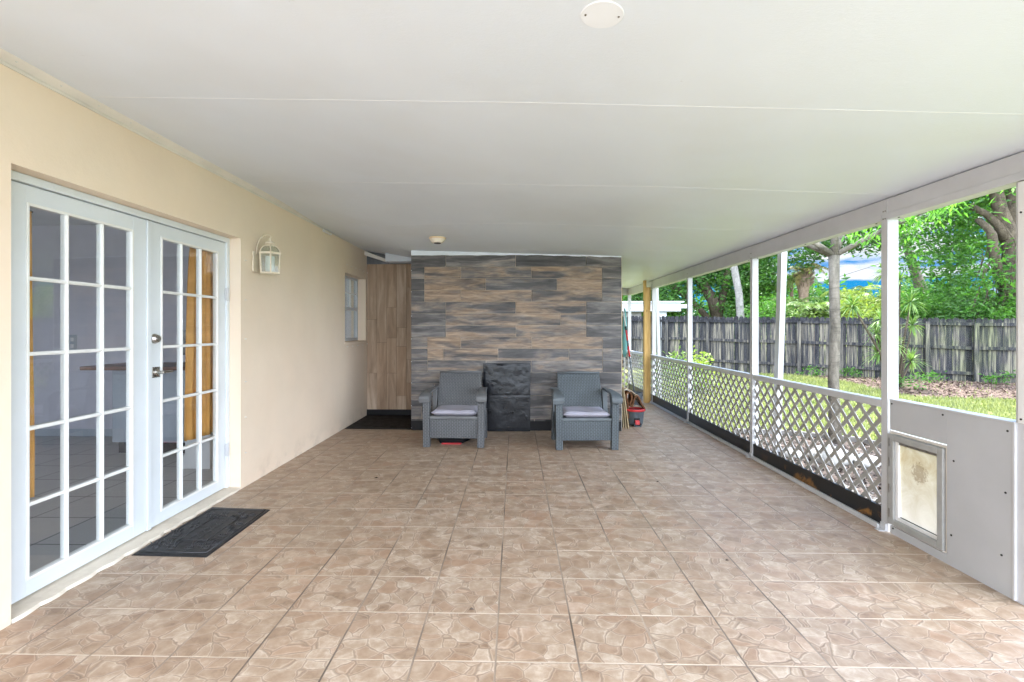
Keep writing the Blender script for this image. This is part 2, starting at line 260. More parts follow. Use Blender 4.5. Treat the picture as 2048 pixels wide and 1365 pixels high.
M=dict(
 floor=m_floor(), stucco=m_stucco('cream_stucco',(.775,.655,.52)), sill=m_stucco('sill_paint',(.72,.66,.56),.35), ceiling=m_ceiling(),
 room_wall=simple('room_paint',(.66,.65,.72),.8,.2,.04), room_floor=None, white=simple('white_vinyl',(.74,.745,.75),.42,.4,.05,3),
 white2=simple('white_aluminium',(.53,.54,.565),.38,.45,.06,4), trimw=simple('trim_white',(.70,.66,.60),.5,.3,.08,5), doorw=simple('door_paint',(.66,.70,.73),.4,.45,.04,3),
 doorm=simple('muntin_paint',(.76,.76,.74),.4,.4,.05,6),
 steel=simple('brushed_nickel',(.42,.40,.37),.28,.5,.1,30,metal=1), screw=simple('zinc_screw',(.30,.29,.27),.4,.5,.1,30,metal=.8), dark=simple('dark_hole',(.015,.015,.015),.6),
 plank=m_tileplank(), plank2=m_plankwall(), grout=simple('light_grout',(.55,.46,.36),.8,.2,.2,5), black=simple('black_rubber',(.006,.006,.007),.6,.18,.3,4),
 skirt=simple('black_skirting',(.008,.008,.009),.5,.2,.3,6), charcoal_smear=simple('smoky_paint',(.13,.135,.145),.6,.3,.6,4), film=m_black_film(),
 wicker=m_weave('grey_wicker_plastic',(.135,.141,.148)), wicker_b=m_weave('grey_wicker_back',(.135,.141,.148),True), wicker2_b=m_weave('blue_grey_wicker_back',(.112,.133,.147),True), wicker_plain=simple('grey_plastic',(.125,.129,.134),.5,.35,.1,8,.15,120),
 wicker2=m_weave('blue_grey_wicker_plastic',(.112,.133,.147)), wicker2_plain=simple('blue_grey_plastic',(.108,.126,.138),.5,.35,.1,8,.15,120),
 cushion=simple('lilac_fabric',(.43,.42,.49),.9,.1,.06,9,.5,260), mat=simple('mat_rubber',(.016,.016,.018),.5,.4,.15,12,.3,200), mat2=simple('mat_relief',(.028,.028,.031),.42,.45,.15,12),
 lath=simple('lattice_vinyl',(.35,.345,.33),.5,.3,.06,5), kick=m_kick(), plate=simple('plate_paint',(.76,.79,.83),.45,.3,.02), petframe=simple('grey_frame',(.34,.345,.34),.45,.4,.1,14), joint=simple('joint_paint',(.78,.80,.82),.5,.3,.04,5), leaf_n=m_leaf('leaf_light',(.06,.20,.03),(.20,.40,.07),.5), panel=simple('panel_paint',(.45,.46,.48),.45,.35,.05,3), screen=m_screen(), pine=m_pine(), glass=m_glass('window_glass',(.93,.95,.95),.05), clear=m_glass('lantern_glass',(.86,.90,.84),.06,.05,dull=.12),
 frosted=simple('frosted_glass',(.78,.82,.84),.3,.4,.02), lamp=simple('cream_enamel',(.66,.58,.45),.4,.4,.1,20), detector=simple('aged_plastic',(.72,.56,.36),.45,.4,.1,20), detector2=simple('cream_plastic',(.80,.73,.62),.45,.4,.05,20),
 curtain=simple('gold_fabric',(.72,.37,.11),.8,.15,.12,9,.3,90), walnut=simple('walnut_top',(.16,.065,.035),.35,.4,.3,9), cabinet=simple('pale_cabinet',(.46,.50,.55),.5,.3,.03), kitchen_dark=simple('black_glass',(.02,.02,.025),.2,.5,.1),
 red=simple('red_plastic',(.50,.030,.035),.4,.4,.1,12), bucket=simple('slate_plastic',(.075,.09,.105),.45,.4,.1,12), rug=simple('brown_rug',(.13,.062,.032),.95,.1,.3,30,.5,150), rug2=simple('beige_backing',(.46,.36,.26),.9,.1,.15,30,.3,150),
 board=simple('tan_board',(.42,.33,.20),.8,.2,.2,8), pole=simple('grey_pole',(.10,.115,.13),.4,.4,.1), pole2=simple('pale_pole',(.62,.63,.62),.4,.4,.1), teal=simple('teal_fabric',(.10,.24,.23),.8,.2,.15,8),
 fence=m_fence(), ground=m_ground(), mulch=m_chips('leaf_litter',[(0,(.05,.033,.025)),(.5,(.13,.09,.07)),(1,(.26,.19,.155))],24), mulch2=m_chips('dark_mulch',[(0,(.03,.024,.02)),(.5,(.085,.068,.058)),(1,(.28,.24,.21))],34),
 gravel=m_chips('pale_gravel',[(0,(.20,.19,.17)),(.5,(.34,.32,.29)),(1,(.48,.46,.43))],36), stone=simple('pale_stone',(.36,.35,.33),.8,.2,.25,7,.5,30), edging=simple('grey_edging',(.16,.15,.14),.8,.2,.2,6),
 chip=simple('bark_chip',(.14,.10,.078),.9,.1,.6,9), chipd=simple('dark_chip',(.11,.085,.07),.9,.1,.6,9),
 grass=m_leaf('grass_blade',(.10,.13,.04),(.28,.29,.12),.25), leaf_a=m_leaf('leaf_fresh',(.035,.115,.018),(.10,.24,.035),.45), leaf_b=m_leaf('leaf_ficus',(.026,.095,.018),(.10,.24,.036),.5), leaf_c=m_leaf('leaf_dark',(.022,.075,.018),(.08,.19,.035),.42),
 leaf_y=m_leaf('leaf_yellow',(.09,.16,.03),(.28,.33,.06),.4), leaf_p=m_leaf('palm_frond',(.06,.12,.03),(.20,.28,.07),.35), leaf_s=m_leaf('spiky_leaf',(.05,.12,.03),(.20,.30,.08),.3), leaf_dry=m_leaf('dry_frond',(.20,.15,.06),(.38,.34,.12),.3),
 bark=m_bark('grey_bark',(.07,.062,.05),(.20,.178,.148)), bark_f=m_bark('tan_bark',(.035,.028,.020),(.105,.085,.06)), bark_p=m_bark('palm_bark',(.20,.14,.10),(.34,.25,.19)), bark_w=m_bark('white_bark',(.13,.125,.12),(.27,.26,.245)),
 fascia=simple('fascia_white',(.50,.54,.58),.5,.3,.03), siding=simple('neighbour_wall',(.35,.34,.32),.8,.2,.1), shingle=simple('roof_gravel',(.40,.40,.38),.9,.1,.2), wire=simple('black_wire',(.02,.02,.02),.6),
)
def m_roomfloor():
    m=Mt('room_tile',.3,.45); v=m.world(); br=m.n('ShaderNodeTexBrick'); br.offset=0; br.inputs['Scale'].default_value=1
    br.inputs['Brick Width'].default_value=.42; br.inputs['Row Height'].default_value=.42; br.inputs['Mortar Size'].default_value=.005
    br.inputs['Color1'].default_value=(.40,.39,.38,1); br.inputs['Color2'].default_value=(.44,.43,.42,1); br.inputs['Mortar'].default_value=(.05,.05,.05,1)
    lnk(m.nt,v,br.inputs['Vector']); m.color(br.outputs['Color']); return m.m
M['room_floor']=m_roomfloor()
M['concrete']=simple('pale_concrete',(.47,.52,.58),.9,.2,.08,2,.3,40)
# ------------------------------------------------------------------ object helpers
def wloc(p):
    v=Vector((0,0,0))
    while p is not None: v+=Vector(p.location); p=p.parent
    return v
def tag(o,label=None,cat=None,group=None,kind=None):
    if label: o['label']=label
    if cat: o['category']=cat
    if group: o['group']=group
    if kind: o['kind']=kind
    return o
def thing(name,label,cat,loc=(0,0,0),group=None):
    o=bpy.data.objects.new(name,None); COL.objects.link(o); o.location=loc; o.empty_display_size=.1
    return tag(o,label,cat,group)
class MB:
    def __init__(s): s.v=[]; s.f=[]; s.at=[]; s.cur=None
    def add(s,vs,fs):
        k=len(s.v); s.v+= [tuple(p) for p in vs]; s.f+=[tuple(i+k for i in f) for f in fs]
        if s.cur is not None: s.at+=[s.cur]*len(fs)
        return s
    def box(s,x0,x1,y0,y1,z0,z1,mat=None):
        vs=[Vector(p) for p in ((x0,y0,z0),(x1,y0,z0),(x1,y1,z0),(x0,y1,z0),(x0,y0,z1),(x1,y0,z1),(x1,y1,z1),(x0,y1,z1))]
        if mat is not None: vs=[mat@p for p in vs]
        return s.add(vs,[(3,2,1,0),(4,5,6,7),(0,1,5,4),(1,2,6,5),(2,3,7,6),(3,0,4,7)])
    def hexa(s,b,t):  # bottom 4 and top 4 points, both counter-clockwise from above
        return s.add(list(b)+list(t),[(3,2,1,0),(4,5,6,7),(0,1,5,4),(1,2,6,5),(2,3,7,6),(3,0,4,7)])
    def bar(s,a,b,wx,wy,up=(0,0,1)):
        a=Vector(a); b=Vector(b); d=(b-a); L=d.length; d.normalize(); u=Vector(up)
        if abs(d.dot(u))>.97: u=Vector((1,0,0))
        x=d.cross(u).normalized(); y=x.cross(d)
        q=[(-1,-1),(1,-1),(1,1),(-1,1)]
        return s.hexa([a+x*wx/2*i+y*wy/2*j for i,j in q],[b+x*wx/2*i+y*wy/2*j for i,j in q])
    def tube(s,pts,rad,n=8,cap=True):
        pts=[Vector(p) for p in pts]; k0=len(s.v); rs=rad if isinstance(rad,(list,tuple)) else [rad]*len(pts)
        vs=[]; fs=[]; ref=None
        for i,p in enumerate(pts):
            d=(pts[min(i+1,len(pts)-1)]-pts[max(i-1,0)]).normalized()
            if ref is None:
                ref=Vector((0,0,1)) if abs(d.z)<.9 else Vector((1,0,0)); ref=d.cross(ref).normalized()
            else: ref=(ref-d*ref.dot(d)).normalized()
            y=d.cross(ref)
            for j in range(n):
                a=2*PI*j/n; vs.append(p+(ref*math.cos(a)+y*math.sin(a))*rs[i])
        for i in range(len(pts)-1):
            for j in range(n):
                a=i*n+j; b=i*n+(j+1)%n; fs.append((a,b,b+n,a+n))
        if cap: fs.append(tuple(reversed(range(n)))); fs.append(tuple(range((len(pts)-1)*n,len(pts)*n)))
        return s.add(vs,fs)
    def lathe(s,prof,c=(0,0,0),n=24,axis='z',sx=1,sy=1):
        vs=[]; fs=[]; c=Vector(c)
        for r,h in prof:
            for j in range(n):
                a=2*PI*j/n; x,y=r*math.cos(a)*sx,r*math.sin(a)*sy
                vs.append(c+(Vector((x,y,h)) if axis=='z' else Vector((h,x,y)) if axis=='x' else Vector((x,h,y))))
        for i in range(len(prof)-1):
            for j in range(n):
                a=i*n+j; b=i*n+(j+1)%n; fs.append((a,b,b+n,a+n))
        fs.append(tuple(reversed(range(n)))); fs.append(tuple(range((len(prof)-1)*n,len(prof)*n)))
        return s.add(vs,fs)
    def torus(s,c,R_,r,n=20,k=6,sx=1,sy=1,sz=1):
        vs=[]; fs=[]; c=Vector(c)
        for i in range(n):
            a=2*PI*i/n
            for j in range(k):
                b=2*PI*j/k; q=R_+r*math.cos(b); vs.append(c+Vector((q*math.cos(a)*sx,q*math.sin(a)*sy,r*math.sin(b)*sz)))
        for i in range(n):
            for j in range(k):
                fs.append((i*k+j,((i+1)%n)*k+j,((i+1)%n)*k+(j+1)%k,i*k+(j+1)%k))
        return s.add(vs,fs)
    def prism(s,poly,f,t):  # poly: list of 2d points, f(p,depth)->3d, extruded 0..t
        n=len(poly); vs=[f(p,0) for p in poly]+[f(p,t) for p in poly]
        return s.add(vs,[tuple(reversed(range(n))),tuple(range(n,2*n))]+[(i,(i+1)%n,(i+1)%n+n,i+n) for i in range(n)])
    def build(s,name,mat,parent=None,bevel=0,smooth=False,attrs=None,seg=2,local=False):
        me=bpy.data.meshes.new(name); off=Vector((0,0,0)) if local else wloc(parent)
        me.from_pydata([(p[0]-off.x,p[1]-off.y,p[2]-off.z) for p in s.v],[],s.f)
        if attrs and s.at:
            for i,a in enumerate(attrs):
                at=me.attributes.new(a,'FLOAT','FACE'); at.data.foreach_set('value',[x[i] for x in s.at])
        me.materials.append(mat); me.update()
        if smooth: me.polygons.foreach_set('use_smooth',[True]*len(me.polygons))
        o=bpy.data.objects.new(name,me); COL.objects.link(o)
        if parent is not None: o.parent=parent
        if bevel:
            b=o.modifiers.new('bevel','BEVEL'); b.width=bevel; b.segments=seg; b.limit_method='ANGLE'; b.angle_limit=R(40)
            wn=o.modifiers.new('wn','WEIGHTED_NORMAL') if not smooth else None
        return o
def copy_tree(o,parent=None):
    c=o.copy(); COL.objects.link(c); c.parent=parent
    for ch in [x for x in bpy.data.objects if x.parent==o]: copy_tree(ch,c)
    return c
def px(x,y,Y):   # point at depth Y along the porch seen at photograph pixel (x, y)
    t=math.atan(23/984.); a=(x-1007)/F; c,s_=math.cos(t),math.sin(t); dx=c*a-s_; dy=s_*a+c; dz=-(y-657)/F
    k=Y/dy; return Vector((dx*k,Y,H+dz*k))
RY=.05       # porch roof edge, set just over the camera to let sky light in
def cz(X,Y=0):      # height of the sloping ceiling, which sags a little before the tiled wall
    z=2.387-.0764*X; t=min(1,max(0,(Y-4.3)/2.1)); t=t*t*(3-2*t)
    return z-t*(.13*min(1,max(0,(1.4-X)/2.8))*(1 if X>-1.45 else max(.3,1-(-1.45-X)*.9)))
GZ=-.12
# ------------------------------------------------------------------ ground and floor
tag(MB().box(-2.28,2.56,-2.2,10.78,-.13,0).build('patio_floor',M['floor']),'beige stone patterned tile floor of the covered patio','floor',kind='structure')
tag(MB().box(-9,9,-9,-2.205,-.16,-.02).build('bounce_patio',M['concrete']),'unseen pale concrete patio added behind the camera to bounce sunlight','patio',kind='structure')  # slab added out of view to throw sunlight up onto the ceiling
g=MB(); g.add([(-90,-60,GZ),(110,-60,GZ),(110,160,GZ),(-90,160,GZ)],[(0,1,2,3)])
tag(g.build('ground',M['ground']),kind='structure')
# ------------------------------------------------------------------ house
house=thing('house','cream stucco house side with white French doors and a small window','house',(-2.28,3,0))
b=MB(); x0,x1=-2.50,-2.28; T=2.75
b.box(x0,x1,-9,2.174,-.13,T); b.box(x0,x1,4.04,6.55,-.13,T); b.box(x0,x1,7.46,7.53,-.13,T)  # first piece runs on unseen behind the camera to block low sky
b.box(x0,x1,2.174,4.04,2.088,T); b.box(x0,x1,6.55,7.46,-.13,1.155); b.box(x0,x1,6.55,7.46,2.09,T)
b.build('wall',M['stucco'],house)
b=MB(); n=40   # rough plastered sill, its front edge uneven
vs=[];fs=[]
for i in range(n+1):
    y=2.176+(4.038-2.176)*i/n; e=-2.276+.006*math.sin(i*1.7)+random.uniform(-.003,.004)
    vs+=[(-2.5,y,.001),(-2.5,y,.022),(e-.006,y,.018),(e,y,.001)]
for i in range(n):
    for j in range(4): a=i*4+j; c=i*4+(j+1)%4; fs.append((a,c,c+4,a+4))
b.add(vs,fs); b.build('threshold',M['sill'],house)
b=MB(); b.box(-2.47,-2.372,2.176,2.215,.023,2.086); b.box(-2.47,-2.372,4.0,4.038,.023,2.086); b.box(-2.468,-2.370,2.215,4.0,2.045,2.086)
b.build('door_frame',M['doorw'],house,.003)
def door(y0,y1,g0,g1,name_lbl,lever):
    z0,z1,h0,h1=.03,2.04,.106,1.956; xf,xb=-2.385,-2.425
    b=MB(); b.box(xb,xf,y0,g0,z0,z1); b.box(xb,xf,g1,y1,z0,z1); b.box(xb+.0005,xf-.0005,g0,g1,z0,h0); b.box(xb+.0005,xf-.0005,g0,g1,h1,z1)
    d=b.build('french_door',M['doorw'],house,.002); d['label']=name_lbl
    q=MB(); w_=.0095
    for k in (1,2): yc=g0+(g1-g0)*k/3; q.box(xb+.006,xf-.002,yc-w_,yc+w_,h0,h1); q.box(xb+.010,xf+.003,yc-w_*.5,yc+w_*.5,h0+.002,h1-.002)
    for zc in (.472,.845,1.213,1.586): q.box(xb+.007,xf-.0025,g0,g1,zc-w_,zc+w_); q.box(xb+.011,xf+.0023,g0+.001,g1-.001,zc-w_*.5,zc+w_*.5)
    # moulding round the glass
    for (a,c,e,f_) in ((g0,g0+.014,h0,h1),(g1-.014,g1,h0,h1)): q.box(xb+.004,xf+.006,a,c,e,f_)
    for (e,f_) in ((h0,h0+.014),(h1-.014,h1)): q.box(xb+.0045,xf+.0055,g0+.014,g1-.014,e,f_)
    q.build('muntin_grid',M['doorm'],d,.0025)
    MB().box(-2.398,-2.394,g0+.002,g1-.002,h0+.002,h1-.002).build('glass',M['glass'],d)
    return d
dl=door(2.216,3.146,2.345,3.02,'left French door leaf with fifteen panes',False)
dr=door(3.152,3.999,3.258,3.899,'right French door leaf with deadbolt and lever',True)
b=MB(); b.box(-2.384,-2.374,3.128,3.162,.03,2.038); b.build('astragal',M['doorw'],dl,.002)
for d,ys in ((dl,2.2155),(dr,4.0)):
    for z in (.34,1.62):
        h=MB(); h.tube([(-2.366,ys,z-.055),(-2.366,ys,z+.055)],.0075,10); h.box(-2.378,-2.366,ys-.018,ys+.018,z-.05,z+.05); h.build('hinge',M['white2'],d)
h=MB(); h.lathe([(.033,0),(.033,.006),(.026,.022),(.0225,.028),(.0,.028)],(-2.385,3.20,1.271),24,'x'); h.build('deadbolt',M['steel'],dr,smooth=False)
h=MB(); h.lathe([(.012,0),(.012,.005),(.0,.005)],(-2.357,3.20,1.271),16,'x'); h.build('keyhole',M['screw'],dr)
h=MB(); h.box(-2.385,-2.380,3.178,3.243,1.013,1.083); h.lathe([(.024,0),(.024,.008),(.012,.014),(.010,.045),(0,.045)],(-2.380,3.212,1.048),20,'x')
h.tube([(-2.338,3.212,1.048),(-2.334,3.26,1.049),(-2.338,3.305,1.047)],[.0095,.0085,.0075],10); h.build('door_handle',M['steel'],dr,.001)
# window with six panes over one, in a deep reveal
b=MB(); X=-2.40
for (y0,y1,z0,z1) in ((6.55,6.585,1.157,2.088),(7.425,7.458,1.157,2.088),(6.585,7.425,2.055,2.088),(6.585,7.425,1.157,1.20),(6.585,7.425,1.60,1.645)): b.box(X-.05,X+.0+.002*(z1>2),y0,y1,z0,z1)
wf=b.build('window',M['white2'],house,.002)
b=MB()
for k in (1,2): yc=6.585+.84*k/3; b.box(X-.018,X-.006,yc-.010,yc+.010,1.645,2.055)
b.box(X-.0175,X-.0065,6.585,7.425,1.838,1.856)
b.build('sash_bar',M['doorm'],wf)
MB().box(X-.030,X-.026,6.586,7.424,1.201,2.054).build('glass',M['glass'],wf)
b=MB(); b.box(-2.50,-2.268,6.535,7.475,1.128,1.1545); b.build('window_sill',M['stucco'],house,.004)
# roof slab over the rooms and the flat eave above, with a gap added to light the rooms
b=MB(); b.box(-8.6,-2.30,-.1,9.6,2.752,2.95); b.box(-8.6,-7.0,-2.2,-.1,2.752,2.95); b.box(-3.6,-2.30,-2.2,-.1,2.752,2.95); b.box(-7.0,-3.6,-2.2,-1.6,2.752,2.95); b.box(-8.6,-2.30,-9,-2.2,2.752,2.95); b.build('roof',M['shingle'],house)
# the rooms behind the doors: back wall, far walls with unseen openings added for light, floor, ceiling
b=MB()
b.box(-8.0,-2.502,5.90,6.0,0,2.6)                       # wall facing the doors
b.box(-8.1,-8.0,-2.2,-1.2,0,2.6); b.box(-8.1,-8.0,2.0,6.6,0,2.6); b.box(-8.1,-8.0,-1.2,2.0,0,.8); b.box(-8.1,-8.0,-1.2,2.0,2.1,2.6); b.box(-8.1,-8.0,6.6,9.2,0,.4); b.box(-8.1,-8.0,6.6,9.2,2.4,2.6); b.box(-8.1,-8.0,9.2,9.6,0,2.6)
b.box(-8.0,-2.502,-2.2,-2.1,0,2.6)
b.box(-4.6,-2.502,9.5,9.6,0,2.6); b.box(-8.0,-4.6,9.5,9.6,0,.4); b.box(-8.0,-4.6,9.5,9.6,2.4,2.6)
b.build('interior_wall',M['room_wall'],house)
MB().box(-8.0,-2.502,-2.1,9.5,-.1,.02).build('interior_floor',M['room_floor'],house)
b=MB(); b.box(-8.0,-2.502,-.1,9.5,2.6,2.65); b.box(-8.0,-7.0,-2.1,-.1,2.6,2.65); b.box(-3.6,-2.502,-2.1,-.1,2.6,2.65); b.box(-7.0,-3.6,-2.1,-1.6,2.6,2.65); b.build('interior_ceiling',M['white'],house)  # ceiling gap under the added roof gap lets daylight in
b=MB(); b.box(-8.0,-2.502,5.885,5.90,.02,.11); b.build('baseboard',M['cabinet'],house)
# shutter studs: small metal pins round the openings
def stud(y,z):
    q=MB(); q.tube([(-2.281,y,z),(-2.262,y,z)],.0035,6); q.tube([(-2.276,y,z),(-2.274,y,z)],.006,8); return q.build('shutter_stud',M['trimw'],house)
for z in (.29,.59,.89,1.25,1.58,1.913): stud(4.10,z)
for z in (.30,.62,.90,1.25,1.58,1.90): stud(2.10,z)
for i in range(5): stud(6.60+i*.19,2.20)
for z in (1.10,2.19): stud(7.505,z)
for i in range(4): stud(6.62+i*.22,1.09)
# ------------------------------------------------------------------ things inside
t=thing('kitchen_island','pale panelled island with a dark wood countertop behind the doors','kitchen island',(-3.9,5.3,.02))
MB().box(-4.50,-3.30,4.98,5.62,.905,.945).build('countertop',M['walnut'],t,.006)
b=MB(); b.box(-4.24,-3.40,5.08,5.56,.14,.905); c_=b.build('cabinet',M['cabinet'],t,.004)
for k in range(2):
    q=MB(); xa=-4.22+k*.41; q.box(xa,xa+.39,5.062,5.08,.18,.86); q.box(xa+.05,xa+.34,5.056,5.062,.24,.80); q.build('cabinet_door',M['cabinet'],c_,.003)
MB().box(-4.20,-3.44,5.12,5.52,.02,.14).build('plinth',M['kitchen_dark'],t)
t=thing('wall_oven','black built in oven front on the far kitchen wall','oven',(-3.58,5.88,1.05))
b=MB(); b.box(-3.98,-3.56,5.80,5.884,1.02,1.32); b.build('oven_door',M['kitchen_dark'],t,.004); b=MB(); b.tube([(-3.94,5.78,1.19),(-3.60,5.78,1.19)],.01,8); b.build('handle',M['steel'],t)
t=thing('side_cabinet','white base cabinet with stepped foot just inside the right door','cabinet',(-3.0,4.75,.02))
b=MB(); b.prism([(-2.86,.02),(-2.86,.60),(-3.10,.60),(-3.10,.16),(-3.16,.10),(-3.16,.02)],lambda p,d:Vector((p[0],4.55+d,p[1])),.5); b.build('cabinet_body',M['white'],t,.003)
MB().box(-3.12,-2.84,4.53,5.07,.601,.63).build('cabinet_top',M['white'],t,.003)
t=thing('wall_outlet','white double outlet plate on the grey wall seen through the left door','outlet',(-5.42,5.89,1.14))
MB().box(-5.47,-5.36,5.892,5.899,1.07,1.26).build('plate',M['cabinet'],t,.003)
for z in (1.12,1.20): MB().box(-5.435,-5.395,5.889,5.892,z-.02,z+.025).build('socket',M['white'],t,.002)
def curtain(label,ytop,ybot,zt,zb,n,xc):
    t=thing('curtain',label,'curtain',(xc,sum(ybot)/2,zb),'gold curtains hanging behind the door glass')
    nz=26; nx=44; vs=[];fs=[]
    for i in range(nz+1):
        k=i/nz; z=zt+(zb-zt)*k; e=min(1,k*1.25)**.7; a=ytop[0]+(ybot[0]-ytop[0])*e; c=ytop[1]+(ybot[1]-ytop[1])*e
        for j in range(nx+1):
            u=j/nx; ph=u*n*2*PI; vs.append((xc-.02*math.sin(ph+.4*math.sin(k*4))-.006*math.sin(ph*2.3+k*3),a+(c-a)*u+.004*math.cos(ph),z+.004*math.sin(ph*.5)))
    for i in range(nz):
        for j in range(nx): a=i*(nx+1)+j; fs.append((a,a+1,a+nx+2,a+nx+1))
    o=MB().add(vs,fs).build('drape',M['curtain'],t,smooth=True); s_=o.modifiers.new('s','SOLIDIFY'); s_.thickness=.003
    MB().tube([(xc,ytop[0]-.02,zt+.005),(xc,ytop[1]+.02,zt+.005)],.006,8).build('rod',M['steel'],t)
    return t
curtain('gold curtain at the hinge side of the left door',(2.23,2.44),(2.23,2.46),1.93,.48,3,-2.47)
curtain('gold pleated curtain behind the right door glass, full width',(3.70,3.97),(3.63,3.985),1.97,.49,5,-2.47)
# ------------------------------------------------------------------ porch roof
roof=thing('porch_roof','white sloping porch ceiling with panel joints and beam over the patio','roof',(0,4.5,2.4))
b=MB(); nx,ny=24,40; vs=[];fs=[]; m_=(nx+1)*(ny+1)
for top in (0,.09):
    for i in range(ny+1):
        Y=RY+(10.9-RY)*i/ny
        for j in range(nx+1): X=-2.279+(2.79+2.279)*j/nx; vs.append((X,Y,cz(X,Y)+top))
for i in range(ny):
    for j in range(nx): a=i*(nx+1)+j; q=(a,a+nx+1,a+nx+2,a+1); fs.append(q); fs.append(tuple(x+m_ for x in q[::-1]))
for i in range(ny):
    for j in (0,nx): a=i*(nx+1)+j; fs.append((a,a+m_,a+m_+nx+1,a+nx+1) if j==0 else (a,a+nx+1,a+m_+nx+1,a+m_))
for j in range(nx):
    for i in (0,ny): a=i*(nx+1)+j; fs.append((a,a+1,a+1+m_,a+m_) if i==0 else (a,a+m_,a+1+m_,a+1))
b.add(vs,fs); o=b.build('ceiling',M['ceiling'],roof)
joints=[[(-2.22,2.535),(-.014,2.282),(.977,2.189),(2.40,2.06)],[(-2.22,4.01),(-.02,3.584),(1.01,3.397),(2.40,3.23)],[(-2.22,5.47),(-.03,4.87),(1.96,4.53),(2.42,4.45)],[(-2.2,6.82),(-1.4,6.6),(-.354,6.323),(1.256,5.918),(2.42,5.72)],[(-2.22,1.25),(0,1.1),(2.4,1.0)]]
for J in joints:
    b=MB()
    for (a,c) in zip(J,J[1:]):
        n=12; Q=[(a[0]+(c[0]-a[0])*k/n,a[1]+(c[1]-a[1])*k/n) for k in range(n+1)]
        for p,q in zip(Q,Q[1:]): b.bar((*p,cz(*p)),(*q,cz(*q)),.004,.0013)
    b.build('panel_joint',M['joint'],roof)
b=MB(); b.hexa([(-2.279,RY,2.527),(-2.235,RY,2.555),(-2.235,7.53,2.555),(-2.279,7.53,2.527)],[(-2.279,RY,2.560),(-2.232,RY,2.562),(-2.232,7.53,2.562),(-2.279,7.53,2.560)])
b.box(-2.2795,-2.272,RY,7.53,2.512,2.5275); b.build('edge_trim',M['trimw'],roof)
for i in range(26):
    y=1.95+i*.22; q=MB(); q.lathe([(.0045,0),(.0045,.003),(0,.003)],(-2.250,y,2.541),6); q.build('trim_screw',M['pole2'],roof)
# boxed soffit in the corner over the alcove
b=MB(); b.hexa([(-1.93,7.28,2.335),(-1.369,7.28,2.335),(-1.369,7.528,2.335),(-1.93,7.528,2.335)],[(-1.93,7.28,cz(-1.93,7.3)),(-1.369,7.28,cz(-1.369,7.3)),(-1.369,7.528,cz(-1.369,7.5)),(-1.93,7.528,cz(-1.93,7.5))]); b.build('soffit',M['ceiling'],roof)
b=MB(); b.hexa([(-2.28,7.40,2.45),(-1.93,7.40,2.335),(-1.93,7.46,2.335),(-2.28,7.46,2.45)],[(-2.28,7.40,2.512),(-1.93,7.40,2.38),(-1.93,7.46,2.38),(-2.28,7.46,2.512)]); b.build('soffit_trim',M['trimw'],roof)
# eave beam in bays between the posts
PY=[-.05,.05,3.295,5.14,7.029,8.841,10.707]; PW=[.057,.057,.057,.05,.05,.05,.05]
for i in range(1,len(PY)-1):
    y0=PY[i]+PW[i]*(i>1); y1=PY[i+1]
    b=MB(); b.box(2.452,2.53,y0,y1,2.098,2.193); b.box(2.448,2.534,y0,y1,2.056,2.0975)
    o=b.build('beam',M['white2'],roof,.002)
    for k in range(3):
        q=MB(); q.lathe([(.006,-.004),(.006,0),(0,0)],(2.47,y0+.07+(y1-y0-.14)*k/2,2.056),8); q.build('beam_bolt',M['dark'],o)
b=MB(); b.box(1.40,2.45,10.71,10.78,2.06,2.22); b.box(-2.28,1.40,10.71,10.78,2.06,2.22); b.build('beam',M['white2'],roof,.002)
b=MB(); b.hexa([(2.532,RY,2.16),(2.81,RY,2.166),(2.81,10.9,2.166),(2.532,10.9,2.16)],[(2.532,RY,2.192),(2.81,RY,2.172),(2.81,10.9,2.172),(2.532,10.9,2.192)]); b.build('eave_strip',M['white2'],roof)
t=thing('cover_plate','round white blank cover plate screwed to the ceiling','cover plate',(.285,1.617,cz(.285)))
b=MB(); b.lathe([(.068,-.0025),(.070,-.001),(.070,.002)],(0,0,0),40); o=b.build('plate',M['plate'],t,local=True); o.rotation_euler=(0,R(4.37),0)
for s_ in (-1,1):
    b=MB(); b.lathe([(.004,-.0045),(.004,-.0025)],(s_*.054,0,-s_*.054*.0764),8); b.build('screw',M['steel'],t,local=True)
t=thing('smoke_detector','yellowed round smoke detector on the ceiling before the tiled wall','smoke detector',(-.891,5.636,cz(-.891,5.636)+.001))
b=MB(); b.lathe([(.096,0),(.097,-.012),(.09,-.018)][::-1],(0,0,0),32); b.build('base',M['detector'],t,local=True,smooth=False)
b=MB(); b.lathe([(.055,-.062),(.062,-.058),(.078,-.04),(.09,-.018)],(0,0,0),32); b.build('cover',M['detector2'],t,local=True)
b=MB(); b.lathe([(.036,-.068),(.042,-.063)],(0,0,0),24); b.build('grille',M['dark'],t,local=True)
t=thing('door_sensor','small off white junction box under the ceiling trim on the house wall','sensor',(-2.28,5.9,2.47))
b=MB(); b.box(-2.279,-2.255,5.77,6.01,2.485,2.51); b.build('case',M['white'],t,.004)
b=MB(); b.box(-2.254,-2.251,5.80,5.98,2.49,2.505); b.build('lid',M['trimw'],t,.001)
